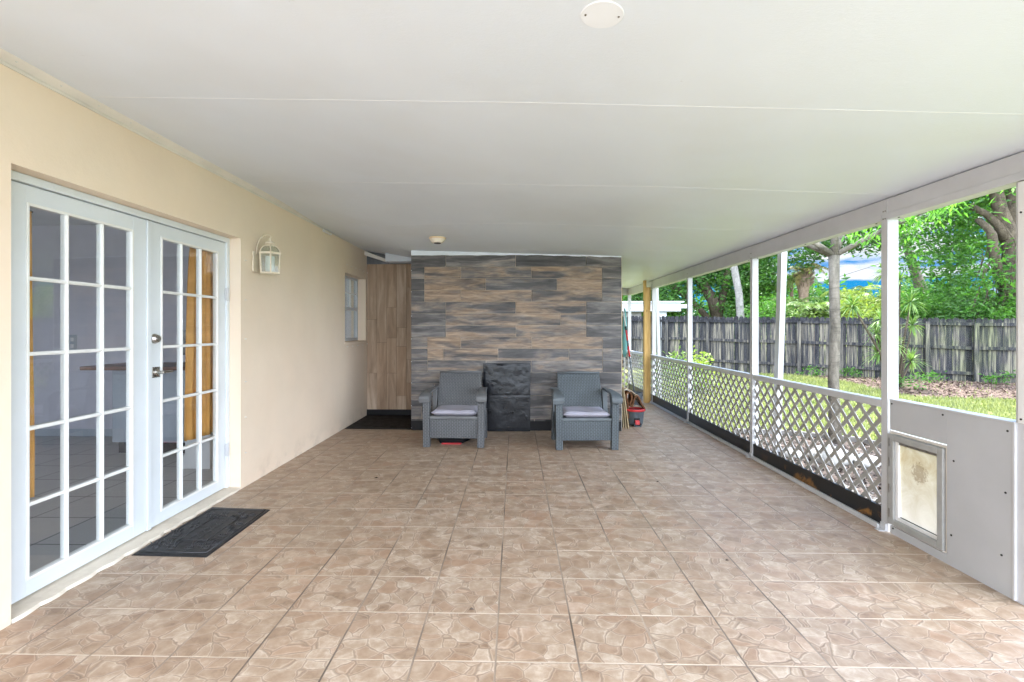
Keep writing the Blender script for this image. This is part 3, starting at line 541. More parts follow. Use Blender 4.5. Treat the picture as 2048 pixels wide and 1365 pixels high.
# ------------------------------------------------------------------ wall lantern
t=thing('wall_lantern','cream wall lantern with glass panes and curled hook beside the French doors','lantern',(-2.28,4.25,1.80))
b=MB(); b.box(-2.279,-2.262,4.205,4.295,1.83,2.01); b.build('backplate',M['lamp'],t,.006)
C=(-2.150,4.27)
b=MB()
b.tube([(-2.262,4.255,1.99),(-2.258,4.258,2.06),(-2.235,4.262,2.125),(-2.195,4.266,2.158),(-2.160,4.27,2.160),(-2.140,4.27,2.145),(-2.143,4.27,2.127),(-2.158,4.27,2.126)],[.005,.005,.0045,.004,.004,.004,.004,.003],8)
b.build('hook',M['lamp'],t,smooth=True)
b=MB(); hx=lambda r,z:[(C[0]+r*math.cos(k*PI/3),C[1]+r*math.sin(k*PI/3),z) for k in range(6)]
def hexring(b,r,z0,z1,th=.010):
    for k in range(6):
        p=hx(r,0)[k]; q=hx(r,0)[(k+1)%6]; b.bar((p[0],p[1],(z0+z1)/2),(q[0],q[1],(z0+z1)/2),th,z1-z0)
hexring(b,.092,1.985,2.003,.014); hexring(b,.084,1.815,1.829,.012)
for p,q in zip(hx(.082,1.825),hx(.090,1.99)): b.bar(p,q,.010,.010)
b.build('frame',M['lamp'],t,.001)
b=MB(); b.lathe([(.085,2.004),(.079,2.026),(.063,2.046),(.038,2.060),(.03,2.064)],(C[0],C[1],0),6); b.build('roof_glass',M['clear'],t)
b=MB()
for k in range(6):
    a=k*PI/3; b.tube([(C[0]+r*math.cos(a),C[1]+r*math.sin(a),z) for r,z in ((.093,2.004),(.083,2.028),(.066,2.049),(.040,2.063))],.004,5)
b.lathe([(.040,2.060),(.042,2.067),(.026,2.073),(.042,2.080),(.036,2.095),(.012,2.108),(.006,2.13)],(C[0],C[1],0),16); b.build('cap',M['lamp'],t)
b=MB()
P0,P1=hx(.080,1.83),hx(.0885,1.985)
for k in range(6): b.add([P0[k],P0[(k+1)%6],P1[(k+1)%6],P1[k]],[(0,1,2,3)])
b.build('glass',M['clear'],t)
MB().lathe([(.036,1.84),(.038,1.845),(.038,1.965),(.034,1.97)],(C[0],C[1],0),20).build('lamp_tube',M['frosted'],t,smooth=False)
# ------------------------------------------------------------------ tiled partition
t=thing('tiled_wall','free standing partition clad in grey and tan wood look tile','wall',(0,6.45,0))
x0,x1,yf=-1.367,1.387,6.45
MB().box(x0+.01,x1-.004,yf+.016,8.3,0,2.285).build('wall_core',M['skirt'],t)
b=MB(); b.box(x0+.004,x1-.002,yf+.008,yf+.016,.12,2.30); b.build('grout_backing',M['grout'],t)
def cxp(x): return x0+(x-498)/(1760-498)*(x1-x0)
rows=[2.30-.1535*i for i in range(16)]
J={0:[707,1128,1550],1:[578,798,1222,1645],2:[578,948,1376,1645],3:[578,798,1222,1645],4:[707,1128,1550],5:[707,1397,1550],6:[707,1130,1550],7:[597,798,1225,1648],8:[597,692,1022,1447,1648],9:[597,950,1222,1648],10:[707,1128,1550],11:[640,1060,1480],12:[707,1128,1550],13:[560,980,1400],14:[707,1128,1240,1550]}
TN={0:[0,.08,.05,.0],1:[.1,.75,.42,.80,.1],2:[.15,.95,.28,1.0,.1],3:[.2,.95,.85,.78,.1],4:[.25,.60,.85,.15],5:[.0,.78,.6,.15],6:[.0,.7,.55,.1],7:[.35,.95,.80,.92,.1],8:[.3,.9,.78,.55,.3,.05],9:[.35,.3,.25,.2,.1],10:[.25,.2,.15,.05],11:[.2,.15,.15,.05],12:[.2,.15,.2,.05],13:[.2,.15,.2,.05],14:[.2,.1,.1,.05,.05]}
b=MB()
for r in range(15):
    zt,zb=rows[r],rows[r]-.1535; zb=max(zb,.0)
    if r==14: zb=.0
    js=[x0]+[cxp(q) for q in J[r]]+[x1]
    for k in range(len(js)-1):
        a,c=js[k],js[k+1]; g_=.0022
        if c-a<.02: continue
        st=0
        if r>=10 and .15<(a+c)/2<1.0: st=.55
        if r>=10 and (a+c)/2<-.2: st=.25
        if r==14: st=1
        b.cur=(random.random(),TN[r][min(k,len(TN[r])-1)],st)
        oy=random.uniform(0,.0012)
        b.box(a+g_ if k else a,c-g_ if k<len(js)-2 else c,yf-oy,yf+.0085,zb+g_*(1 if r%2 else .6),zt-g_*.8)
b.build('tile_facing',M['plank'],t,attrs=('rnd','tan','stain'),bevel=.0008,seg=1)
b=MB(); b.box(x0,x1,yf-.006,yf-.0025,.0,.125); b.build('skirting',M['skirt'],t)
b=MB(); b.box(x1+.0005,x1+.004,yf-.004,yf+.03,0,2.27); b.build('corner_trim',M['trimw'],t)
b=MB(); n=60; vs=[];fs=[]
for i in range(n+1):
    x=x0+(x1-x0)*i/n; zb=min(2.303,cz(x,6.45)-.012)+.006*math.sin(i*.9)*random.random(); vs+=[(x,yf-.002,zb-.004),(x,yf-.002,cz(x,6.45)+.01),(x,yf+.3,cz(x,6.7)+.01),(x,yf+.3,zb-.004)]
for i in range(n):
    for j in range(4): a=i*4+j; c=i*4+(j+1)%4; fs.append((a,c,c+4,a+4))
b.add(vs,fs); b.build('ceiling_filler',M['ceiling'],t)
for z in (.03,.32,.62,.9,1.2,1.5,1.82,2.1):
    q=MB(); q.lathe([(.006,-.006),(.006,0)],(x0+.004,yf,z),8,'y'); q.build('edge_screw',M['pole2'],t)
# alcove with upright planks
t=thing('plank_wall','recessed narrow wall of upright brown planks left of the tiled partition','wall',(-1.83,7.53,0))
MB().box(-2.50,-1.20,7.545,7.62,0,2.75).build('backing',M['skirt'],t)
b=MB(); W=.1525; cols=[[1.475,.65],[1.12,.02],[1.66,1.19,.65],[1.35,1.06,.30],[1.97,.86,.5],[1.5,.7]]
for i in range(6):
    xa=-2.279+i*W; xb=min(xa+W,-1.37); zs=[2.62]+cols[i]+[.09]; zs=[z for z in zs if z>=.09]
    for k in range(len(zs)-1):
        if zs[k]-zs[k+1]<.03: continue
        b.cur=(random.random(),); b.box(xa+.001,xb-.001,7.53-random.uniform(0,.002),7.545,zs[k+1]+.0012,zs[k]-.0012)
b.build('planks',M['plank2'],t,attrs=('rnd',),bevel=.001,seg=1)
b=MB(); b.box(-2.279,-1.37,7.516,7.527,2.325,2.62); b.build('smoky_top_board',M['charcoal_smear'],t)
b=MB(); b.box(-2.279,-1.37,7.512,7.5265,.0,.088); b.build('skirting',M['skirt'],t)
t=thing('rubber_floor_mat','plain black rubber sheet on the floor of the alcove','mat',(-1.82,7,0))
b=MB(); b.hexa([(-2.27,6.50,.001),(-1.38,6.47,.001),(-1.375,7.51,.001),(-2.275,7.51,.001)],[(-2.265,6.505,.009),(-1.385,6.475,.009),(-1.38,7.51,.009),(-2.27,7.51,.009)]); b.build('sheet',M['black'],t,.002)
b=MB(); b.tube([(-2.25,6.52,.010),(-1.8,6.505,.012),(-1.40,6.49,.010)],.006,6); b.build('raised_edge',M['mat'],t)
# black covered board
t=thing('fireplace_board','glossy black board wrapped in wrinkled sheeting between the two armchairs','board',(-.1,6.43,0))
b=MB(); vs=[];fs=[]; nx,nz=50,70; X0,X1,Z0,Z1=-.413,.197,.004,.882; base=6.418
import mathutils
def wr(x,z):
    p=Vector((x*5,z*5,3.3)); h=mathutils.noise.noise(p)*.5+abs(mathutils.noise.noise(p*2.3+Vector((0,0,9))))*.5+abs(mathutils.noise.noise(p*5+Vector((4,0,1))))*.22
    e=min(x-X0,X1-x,z-Z0,Z1-z); return -(.003+.013*max(0,(z-.35)))*(h+.25)*min(1,max(0,e)/.04)
for i in range(nz+1):
    for j in range(nx+1):
        x=X0+(X1-X0)*j/nx; z=Z0+(Z1-Z0)*i/nz; y=base+wr(x,z)
        if abs(z-.47)<.008: y+=.0015
        vs.append((x,y-.035+.035*z/.88,z))
for i in range(nz):
    for j in range(nx): a=i*(nx+1)+j; fs.append((a,a+1,a+nx+2,a+nx+1))
b.add(vs,fs); b.build('sheeting',M['film'],t,smooth=True)
MB().hexa([(X0,base-.030,Z0),(X1,base-.030,Z0),(X1,base-.012,Z0),(X0,base-.012,Z0)],[(X0,base+.006,Z1),(X1,base+.006,Z1),(X1,base+.022,Z1),(X0,base+.022,Z1)]).build('board_core',M['black'],t,.002)
for x in (X0+.06,X1-.10): q=MB(); q.lathe([(.005,-.010),(.006,.004)],(x,base,Z1-.04),8,'y'); q.build('screw',M['dark'],t)
# ------------------------------------------------------------------ armchairs
def armchair(loc,rz,label,mw,mp_,mb):
    t=thing('armchair',label,'armchair',(0,0,0),'grey wicker style plastic armchairs'); 
    for s_ in (-1,1):
        b=MB(); X=lambda x:s_*x
        def hx_(pb,pt):
            if s_<0: pb=[pb[1],pb[0],pb[3],pb[2]]; pt=[pt[1],pt[0],pt[3],pt[2]]
            b.hexa([(X(x),y,z) for x,y,z in pb],[(X(x),y,z) for x,y,z in pt])
        hx_([(.268,0,0),(.345,0,0),(.345,.075,0),(.268,.075,0)],[(.272,.005,.50),(.352,.005,.50),(.352,.10,.50),(.272,.10,.50)])
        hx_([(.272,.005,.50),(.352,.005,.50),(.352,.10,.50),(.272,.10,.50)],[(.262,-.030,.575),(.372,-.030,.575),(.372,.12,.60),(.262,.12,.60)])
        b.build('leg',mw,t,.008,seg=3)
        b=MB(); hx_([(.272,.50,0),(.335,.50,0),(.335,.60,0),(.272,.60,0)],[(.272,.46,.36),(.335,.46,.36),(.335,.55,.36),(.272,.55,.36)]); b.build('leg',mw,t,.008,seg=3)
        # arm: broad curved top that dips and flares at the front
        b=MB(); prof=[(-.045,.545,.262,.380),(-.040,.575,.260,.382),(.0,.607,.262,.378),(.08,.625,.265,.368),(.22,.632,.268,.352),(.40,.630,.270,.345),(.54,.622,.270,.338)]
        th=.030; vs=[];fs=[]
        for y,z,a,c in prof: vs+=[(X(a),y,z),(X(c),y,z-.004),(X(c-.004),y+.010,z-th-.004),(X(a+.004),y+.010,z-th)]
        for i in range(len(prof)-1):
            for j in range(4): p=i*4+j; q=i*4+(j+1)%4; fs.append((p,p+4,q+4,q) if s_>0 else (p,q,q+4,p+4))
        m_=len(prof)-1; fs.append((0,1,2,3)); fs.append((m_*4+3,m_*4+2,m_*4+1,m_*4))
        b.add(vs,fs); b.build('armrest',mp_,t,.007,seg=3)
        b=MB(); hx_([(.285,.06,.09),(.318,.06,.09),(.318,.53,.10),(.285,.53,.10)],[(.285,.06,.355),(.318,.06,.355),(.318,.50,.34),(.285,.50,.34)]); b.build('side_panel',mw,t,.005)
        b=MB(); hx_([(.272,.45,.34),(.325,.45,.34),(.325,.53,.34),(.272,.53,.34)],[(.270,.50,.60),(.330,.50,.60),(.330,.57,.60),(.270,.57,.60)]); b.build('arm_support',mp_,t,.006)
    MB().hexa([(-.268,.022,.10),(.268,.022,.10),(.268,.055,.10),(-.268,.055,.10)],[(-.270,.020,.315),(.270,.020,.315),(.270,.055,.315),(-.270,.055,.315)]).build('front_panel',mw,t,.006)
    MB().box(-.272,.272,.012,.52,.3155,.352).build('seat',mp_,t,.01,seg=3)
    b=MB(); vs=[];fs=[]; nz=12; nx=8
    for i in range(nz+1):
        k=i/nz; z=.345+.455*k; y=.455+.125*k+.03*k*k; hw=.268-.012*k
        for j in range(nx+1):
            u=j/nx*2-1; vs.append((hw*u,y-.02*(1-u*u)*-1*.8,z+(.006*(1-u*u) if i==nz else 0)))
    for i in range(nz):
        for j in range(nx): a=i*(nx+1)+j; fs.append((a,a+1,a+nx+2,a+nx+1))
    b.add(vs,fs); o=b.build('backrest',mb,t,smooth=True); sm=o.modifiers.new('s','SOLIDIFY'); sm.thickness=.035; sm.offset=-1; bv=o.modifiers.new('b','BEVEL'); bv.width=.008; bv.segments=3; bv.limit_method='ANGLE'
    b=MB(); b.tube([(-.258,.600,.795),(0,.607,.803),(.258,.600,.795)],.013,8); b.build('top_rail',mp_,t,smooth=True)
    b=MB(); vs=[];fs=[]; n=14
    for sgn in (1,-1):
        for i in range(n+1):
            for j in range(n+1):
                u,v=i/n*2-1,j/n*2-1; e=(1-abs(u)**6)*(1-abs(v)**6); zz=.384+sgn*(.031*e**.16)+.005*math.sin(u*4+v*2.6)*e*(sgn>0)-(.008*math.exp(-(u*u+v*v)*3) if sgn>0 else 0)
                vs.append((.262*u*(1-.012*(1-e)),.245+.232*v,zz))
    m_=(n+1)**2
    for q in range(2):
        for i in range(n):
            for j in range(n): a=q*m_+i*(n+1)+j; f_=(a,a+n+1,a+n+2,a+1); fs.append(f_ if q==0 else f_[::-1])
    b.add(vs,fs); b.build('seat_cushion',M['cushion'],t,smooth=True)
    t.location=loc; t.rotation_euler=(0,0,R(rz)); return t
armchair((-.692,5.50,0),-1.5,'grey armchair with lilac cushion standing left of the black board',M['wicker'],M['wicker_plain'],M['wicker_b'])
armchair((.795,5.42,0),2.2,'bluish armchair with lilac cushion standing right of the black board',M['wicker2'],M['wicker2_plain'],M['wicker2_b'])
t=thing('dog_bowl_tray','low black tray with a red front edge on the floor under the left armchair','tray',(-.72,5.8,0))
b=MB(); b.hexa([(-.87,5.70,.004),(-.60,5.70,.004),(-.50,6.02,.004),(-.97,6.02,.004)],[(-.89,5.69,.055),(-.58,5.69,.055),(-.47,6.04,.085),(-1.0,6.04,.085)]); b.build('tray_body',M['black'],t,.006)
MB().box(-.85,-.62,5.655,5.70,.001,.014).build('red_edge',M['red'],t,.003)
# ------------------------------------------------------------------ doormat
t=thing('doormat','dark rubber doormat with raised scrolls at the French doors','doormat',(-2.03,3.22,0))
cx0,cx1,cy0,cy1=-2.262,-1.800,2.845,3.605
b=MB(); b.hexa([(cx0,cy0,.001),(cx1,cy0-.015,.001),(cx1,cy1-.02,.001),(cx0,cy1+.02,.001)],[(cx0+.012,cy0+.012,.009),(cx1-.012,cy0,.009),(cx1-.012,cy1-.032,.009),(cx0+.012,cy1+.006,.009)]); b.build('mat_base',M['mat'],t,.002)
b=MB()
xa,xb,ya,yb=cx0+.03,cx1-.03,cy0+.03,cy1-.04
for p,q in (((xa,ya),(xb,ya)),((xb,ya),(xb,yb)),((xb,yb),(xa,yb)),((xa,yb),(xa,ya))): b.tube([(p[0],p[1],.010),(q[0],q[1],.010)],.004,5)
xc0,xc1,yc0,yc1=cx0+.145,cx1-.135,cy0+.20,cy1-.20
for p,q in (((xc0,yc0),(xc1,yc0)),((xc1,yc0),(xc1,yc1)),((xc1,yc1),(xc0,yc1)),((xc0,yc1),(xc0,yc0))): b.tube([(p[0],p[1],.010),(q[0],q[1],.010)],.0035,5)
random.seed(3)
for (u,v) in [(.08,.08),(.08,.36),(.08,.64),(.08,.9),(.92,.08),(.92,.36),(.92,.64),(.92,.9),(.35,.07),(.65,.07),(.35,.93),(.65,.93),(.2,.13),(.8,.13),(.2,.87),(.8,.87)]:
    x=xa+(xb-xa)*u*.9+.02; y=ya+(yb-ya)*v*.94+.02
    b.torus((x,y,.009),.021,.005,18,5); b.torus((x,y,.009),.009,.004,12,5)
    for k in range(3):   # leafy strokes that fan from each scroll
        a=PI/2*(1 if v<.5 else -1)+(k-1)*.35+(.5-u)*1.2; r0,r1=.034,.092+.012*k
        b.tube([(x+math.cos(a)*r0,y+math.sin(a)*r0,.0085),(x+math.cos(a+.12)*(r0+r1)/2,y+math.sin(a+.12)*(r0+r1)/2,.0115),(x+math.cos(a+.05)*r1,y+math.sin(a+.05)*r1,.0085)],[.002,.005,.0015],5)
for k in range(5):
    y=yc0+.05+(yc1-yc0-.1)*k/4; x=(xc0+xc1)/2; b.tube([(x-.035,y-.02,.0085),(x-.012,y+.018,.0105),(x+.014,y-.014,.0105),(x+.036,y+.02,.0085)],.0032,5)
b.build('relief',M['mat2'],t,smooth=True)
# ------------------------------------------------------------------ posts of the porch
names={2:'white post between the pet door panel and the nearest lattice bay',3:'white post between the nearest and the second lattice bay',4:'white post between the second and third lattice bay',5:'white post just beyond the yellow timber stud',6:'white corner post at the far end of the porch'}
for i in range(7):
    if i in (0,1): continue
    y0=PY[i]; y1=y0+PW[i]
    t=thing('porch_post',names[i],'post',(2.485,y0,0),'white square posts carrying the porch roof')
    MB().box(2.45,2.522 if i==2 else 2.514,y0,y1,0,2.194).build('shaft',M['white2'],t,.003)
    for dz in (.075,.125):
        for dy in (.018,.036): q=MB(); q.lathe([(.005,-.003),(.005,.002)],(2.45,y0+dy,2.19-dz),8,'x'); q.build('bolt',M['screw'],t)
    b=MB(); b.box(2.440,2.4495,y0+.005,y1-.005,.001,.05); b.box(2.40,2.4495,y0+.006,y1-.006,.001,.006); b.build('foot_bracket',M['white2'],t)
t=thing('porch_post','white post at the right edge of the photo behind the pet door panel','post',(2.485,2.40,0),'white square posts carrying the porch roof')
MB().box(2.454,2.52,2.405,2.470,0,2.052).build('shaft',M['white2'],t,.003)
MB().box(2.445,2.4535,2.412,2.452,.88,2.05).build('track',M['white'],t,.002)
for z in (.90,1.9): q=MB(); q.lathe([(.005,-.003),(.005,.002)],(2.445,2.435,z),8,'x'); q.build('bolt',M['dark'],t)
# yellow timber studs
t=thing('timber_stud','doubled yellow pine stud beside the porch rail','timber post',(2.39,8.96,0),'yellow pine studs of the unfinished frame')
MB().box(2.325,2.362,8.90,8.99,0,2.20).build('stud',M['pine'],t,.002)
MB().box(2.3625,2.44,8.905,8.945,0,2.075).build('stud',M['pine'],t,.002)
t=thing('timber_stud','single yellow pine stud in the far corner beside the tiled partition','timber post',(2.25,10.66,0),'yellow pine studs of the unfinished frame')
MB().box(2.20,2.265,10.60,10.64,0,2.215).build('stud',M['pine'],t,.002)
MB().box(2.2655,2.30,10.605,10.69,0,2.21).build('stud',M['pine'],t,.002)
# ------------------------------------------------------------------ lattice bays
def clip(poly,x0,x1,z0,z1):
    def cl(P,f,g_):
        o=[]
        for i in range(len(P)):
            a,c=P[i],P[(i+1)%len(P)]; fa,fc=f(a),f(c)
            if fa>=0: o.append(a)
            if fa*fc<0: t_=fa/(fa-fc); o.append((a[0]+(c[0]-a[0])*t_,a[1]+(c[1]-a[1])*t_))
        return o
    for f in (lambda p:p[0]-x0,lambda p:x1-p[0],lambda p:p[1]-z0,lambda p:z1-p[1]):
        poly=cl(poly,f,None)
        if len(poly)<3: return None
    return poly
def laths(b,y0,y1,z0,z1,pos,axis='x'):
    pitch=.136; w_=.0148
    for s_,off in ((1,0),(-1,.0065)):
        lo=y0-(z1-z0)-.2; c=lo
        while c<y1+(z1-z0)+.2:
            a=Vector((c,z0-.05)); L=(z1-z0)+.1; d=Vector((s_,1)); n=Vector((1,-s_)).normalized()*w_
            if s_<0: a.x+=0
            e=a+d*L; P=clip([tuple(a-n),tuple(a+n),tuple(e+n),tuple(e-n)],y0,y1,z0,z1)
            if P:
                if axis=='x': b.prism(P,lambda p,dd:Vector((pos+off+dd,p[0],p[1])),.0062)
                else: b.prism(P,lambda p,dd:Vector((p[0],pos+off+dd,p[1])),.0062)
            c+=pitch
bays={2:'nearest lattice bay with rust marked black kick board',3:'second lattice bay along the porch side',4:'third lattice bay along the porch side, before the yellow stud',5:'farthest lattice bay along the porch side, beyond the yellow stud'}
for i in (2,3,4,5):
    y0=PY[i]+PW[i]+.002; y1=PY[i+1]-.002
    t=thing('lattice_bay',bays[i],'lattice panel',(2.48,(y0+y1)/2,0),'lattice bays under the screens')
    b=MB(); b.box(2.452,2.512,y0,y1,.812,.862); b.build('rail',M['white2'],t,.002)
    b=MB(); laths(b,y0,y1,.10,.811,2.474); b.build('lath_grid',M['lath'],t)
    b=MB(); b.box(2.458,2.4735,y0,y1,.026,.145 if i==2 else .150); b.build('kick_board',M['kick'],t)
    b=MB(); b.box(2.425,2.50,y0,y1,.001,.0255); b.box(2.425,2.431,y0,y1,.026,.034); b.build('floor_track',M['white2'],t,.001)
    b=MB(); b.add([(2.488,y0,.864),(2.488,y1,.864),(2.488,y1,2.055),(2.488,y0,2.055)],[(0,1,2,3)]); b.build('insect_screen',M['screen'],t)
t=thing('lattice_bay','white lattice with oval gaps closing the far end of the porch','lattice panel',(1.9,10.73,0),'lattice bays under the screens')
b=MB(); b.box(1.40,2.198,10.72,10.77,.812,.862); b.box(2.302,2.448,10.72,10.77,.812,.862); b.build('rail',M['white2'],t,.002)
b=MB(); laths(b,1.40,2.448,.05,.811,10.735,'y'); b.build('lath_grid',M['lath'],t)
# ------------------------------------------------------------------ screen door with pet door
t=thing('pet_door_panel','white door panel with a pet flap, right of the nearest post','door panel',(2.46,2.9,0))
dy0,dy1=2.475,3.268
b=MB(); X=2.445
ph0,ph1,pz0,pz1=2.845,3.262,.058,.675
for (a,c,e,f_) in ((dy0,ph0,.006,.872),(ph0,dy1,.0065+pz1,.872)): b.box(X,X+.018,a,c,e,f_)
b.box(X+.0005,X+.0175,ph0,dy1,.006,.056)
b.build('panel',M['panel'],t,.0015)
b=MB(); b.box(X-.004,X+.07,dy0-.012,dy1,.8725,.8805); b.box(X-.003,X+.02,dy0-.012,dy0-.0005,.006,.872); b.build('edge_trim',M['white2'],t,.001)
b=MB(); b.box(X+.02,X+.055,ph0+.001,dy1,.057,pz1); 
b=MB()
for (a,c,e,f_) in ((ph0+.002,ph0+.02,.060,.672),(3.255,3.284,.060,.672),(ph0+.02,3.255,.655,.672),(ph0+.02,3.255,.060,.070)): b.box(X+.012,X+.034,a,c,e,f_)
b.build('opening_lining',M['trimw'],t)
b=MB(); fy0,fy1,fz0,fz1=2.866,3.284,.066,.652; fw=.040
for (a,c,e,f_) in ((fy0,fy0+fw,fz0,fz1),(fy1-fw-.01,fy1,fz0,fz1),(fy0+fw,fy1-fw-.01,fz1-fw,fz1),(fy0+fw,fy1-fw-.01,fz0,fz0+fw)): b.box(X-.006,X+.040,a,c,e,f_)
pf=b.build('pet_door',M['petframe'],t,.004,seg=3)
b=MB()
for (a,c,e,f_) in ((fy0+fw,fy0+fw+.012,fz0+fw,fz1-fw),(fy1-fw-.035,fy1-fw-.01,fz0+fw,fz1-fw),(fy0+fw+.012,fy1-fw-.035,fz0+fw,fz0+fw+.022)): b.box(X+.008,X+.036,a,c,e,f_)
b.build('inner_frame',M['white'],pf,.003)
b=MB(); n=16; vs=[];fs=[]; a0,a1,z0_,z1_=fy0+fw+.013,fy1-fw-.036,fz0+fw+.024,fz1-fw-.018
for i in range(n+1):
    for j in range(n+1):
        u,v=i/n,j/n; vs.append((X+.022+.004*math.sin(v*3+u*2),a0+(a1-a0)*u,z0_+(z1_-z0_)*v))
for i in range(n):
    for j in range(n): a=i*(n+1)+j; fs.append((a,a+n+1,a+n+2,a+1))
b.add(vs,fs); o=b.build('flap',m_flap(),pf,smooth=True)
b=MB(); b.box(X+.016,X+.028,a0,a1,z0_-.02,z0_); b.build('magnet_strip',M['dark'],pf)
b=MB()
for k in range(4): yk=a0+(a1-a0)*k/4; b.box(X+.010,X+.030,yk+.004,yk+(a1-a0)/4-.004,z1_,z1_+.018)
b.build('flap_clamp',M['screw'],pf)
for (y,z) in ((2.50,.83),(2.87,.845),(3.25,.85),(2.51,.52),(2.80,.60),(2.53,.20),(2.815,.18),(3.24,.045)):
    q=MB(); q.lathe([(.0055,-.0025),(.0055,.001)],(X,y,z),8,'x'); q.build('screw',M['dark'],t)
for z in (.14,.30,.47,.60):
    q=MB(); q.box(X-.0085,X-.0062,3.262,3.270,z-.028,z+.028); q.build('slot_mark',M['screw'],pf)
t=thing('upper_screen','insect screen panel above the pet door panel','screen',(2.49,2.9,.9))
b=MB(); b.add([(2.490,2.472,.882),(2.490,3.29,.882),(2.490,3.29,2.054),(2.490,2.472,2.054)],[(0,1,2,3)]); b.build('mesh',M['screen'],t)
# ------------------------------------------------------------------ slanted braces outside
for (bs,tp,lbl) in (((3.05,5.82,GZ),(2.86,5.33,2.17),'white ribbed brace slanting up outside the nearest lattice bay'),((2.985,10.20,GZ),(2.78,9.75,2.17),'white ribbed brace slanting up outside the farthest lattice bay')):
    t=thing('roof_brace',lbl,'brace',bs,'slanted aluminium braces outside the porch')
    a=Vector(bs); c=Vector(tp); b=MB(); b.bar(a+Vector((0,0,.01)),c,.085,.060,(1,0,0)); o=b.build('channel',M['white2'],t,.003)
    b=MB()
    for k in (-.025,0,.025): b.bar(a+Vector((k,-.036,.02)),c+Vector((k,-.036,-.02)),.007,.007,(1,0,0))
    b.build('rib',M['white'],t)
    MB().box(a.x-.07,a.x+.07,a.y-.07,a.y+.07,GZ,GZ+.012).build('foot_plate',M['white2'],t)
# ------------------------------------------------------------------ clutter in the far corner
for k,(xb_,xt,y0,y1,h,l) in enumerate([(1.462,1.398,6.62,7.0,.86,'tall thin tan board leaning on the end of the tiled partition'),(1.490,1.425,6.60,6.95,.70,'middle tan board of three leaning by the mop bucket'),(1.520,1.450,6.58,6.92,.56,'short outer tan board leaning closest to the mop bucket')]):
    t=thing('loose_board',l,'board',(xb_,y0,0),'boards leaning on the partition end')
    b=MB(); b.hexa([(xb_-.014,y0,.001),(xb_,y0,.001),(xb_,y1,.001),(xb_-.014,y1,.001)],[(xt-.014,y0,h),(xt,y0,h),(xt,y1,h),(xt-.014,y1,h)]); b.build('board',M['board'],t,.001)
t=thing('mop_bucket','slate grey mop bucket with thick red rim and red pedal','bucket',(1.665,6.86,0))
b=MB(); b.lathe([(.095,.012),(.100,.02),(.122,.20),(.124,.21),(.117,.21),(.095,.03),(.0,.03)],(1.665,6.86,0),36); b.build('tub',M['bucket'],t,smooth=False)
b=MB(); b.torus((1.665,6.86,.215),.126,.014,40,10,sz=1.2); b.build('rim',M['red'],t,smooth=True)
b=MB(); b.box(1.625,1.705,6.748,6.762,.0,.115); b.build('pedal_recess',M['dark'],t,.01)
b=MB(); b.hexa([(1.635,6.715,.03),(1.695,6.715,.03),(1.695,6.75,.03),(1.635,6.75,.03)],[(1.635,6.735,.085),(1.695,6.735,.085),(1.695,6.752,.085),(1.635,6.752,.085)]); b.build('pedal',M['red'],t,.004)
b=MB(); b.box(1.618,1.628,6.70,6.76,.001,.05); b.box(1.702,1.712,6.70,6.76,.001,.05); b.box(1.618,1.712,6.698,6.705,.001,.018); b.build('pedal_frame',M['bucket'],t,.002)
t=thing('rolled_rug','brown rug rolled in loops and stuffed into the mop bucket','rug',(1.62,6.86,.2))
def ribbon(pts,y0,y1,th,name,mat,par):
    b=MB(); vs=[];fs=[]; n=len(pts)
    for i,p in enumerate(pts):
        a=Vector(pts[max(i-1,0)]); c=Vector(pts[min(i+1,n-1)]); d=(c-a).normalized(); nn=Vector((-d.y,d.x))*th/2
        for y in (y0,y1): vs+=[(p[0]+nn.x,y,p[1]+nn.y),(p[0]-nn.x,y,p[1]-nn.y)]
    for i in range(n-1):
        k=i*4
        for q in ((0,2,6,4),(1,5,7,3),(0,4,5,1),(2,3,7,6)): fs.append(tuple(k+z for z in q))
    fs+=[(0,1,3,2),(n*4-4,n*4-2,n*4-1,n*4-3)]
    b.add(vs,fs); return b.build(name,mat,par,smooth=False)
def smoothp(P,n=6):
    o=[]
    for i in range(len(P)-1):
        p0=Vector(P[max(i-1,0)]);p1=Vector(P[i]);p2=Vector(P[i+1]);p3=Vector(P[min(i+2,len(P)-1)])
        for k in range(n):
            t_=k/n; o.append(tuple(.5*((2*p1)+(-p0+p2)*t_+(2*p0-5*p1+4*p2-p3)*t_*t_+(-p0+3*p1-3*p2+p3)*t_**3)))
    o.append(tuple(P[-1])); return o
loop=smoothp([(1.56,.10),(1.555,.30),(1.53,.40),(1.555,.455),(1.60,.44),(1.605,.36),(1.585,.30),(1.61,.26),(1.64,.36),(1.665,.41),(1.70,.39),(1.74,.30),(1.785,.235)])
ribbon(loop,6.80,6.98,.020,'rug_pile',M['rug'],t); ribbon([(x+.0,z+.0145) for x,z in loop[30:]],6.81,6.97,.006,'rug_backing',M['rug2'],t)
ribbon(smoothp([(1.53,.50),(1.60,.48),(1.66,.43),(1.72,.33),(1.77,.245)]),6.88,7.04,.012,'rug_flap',M['rug2'],t)
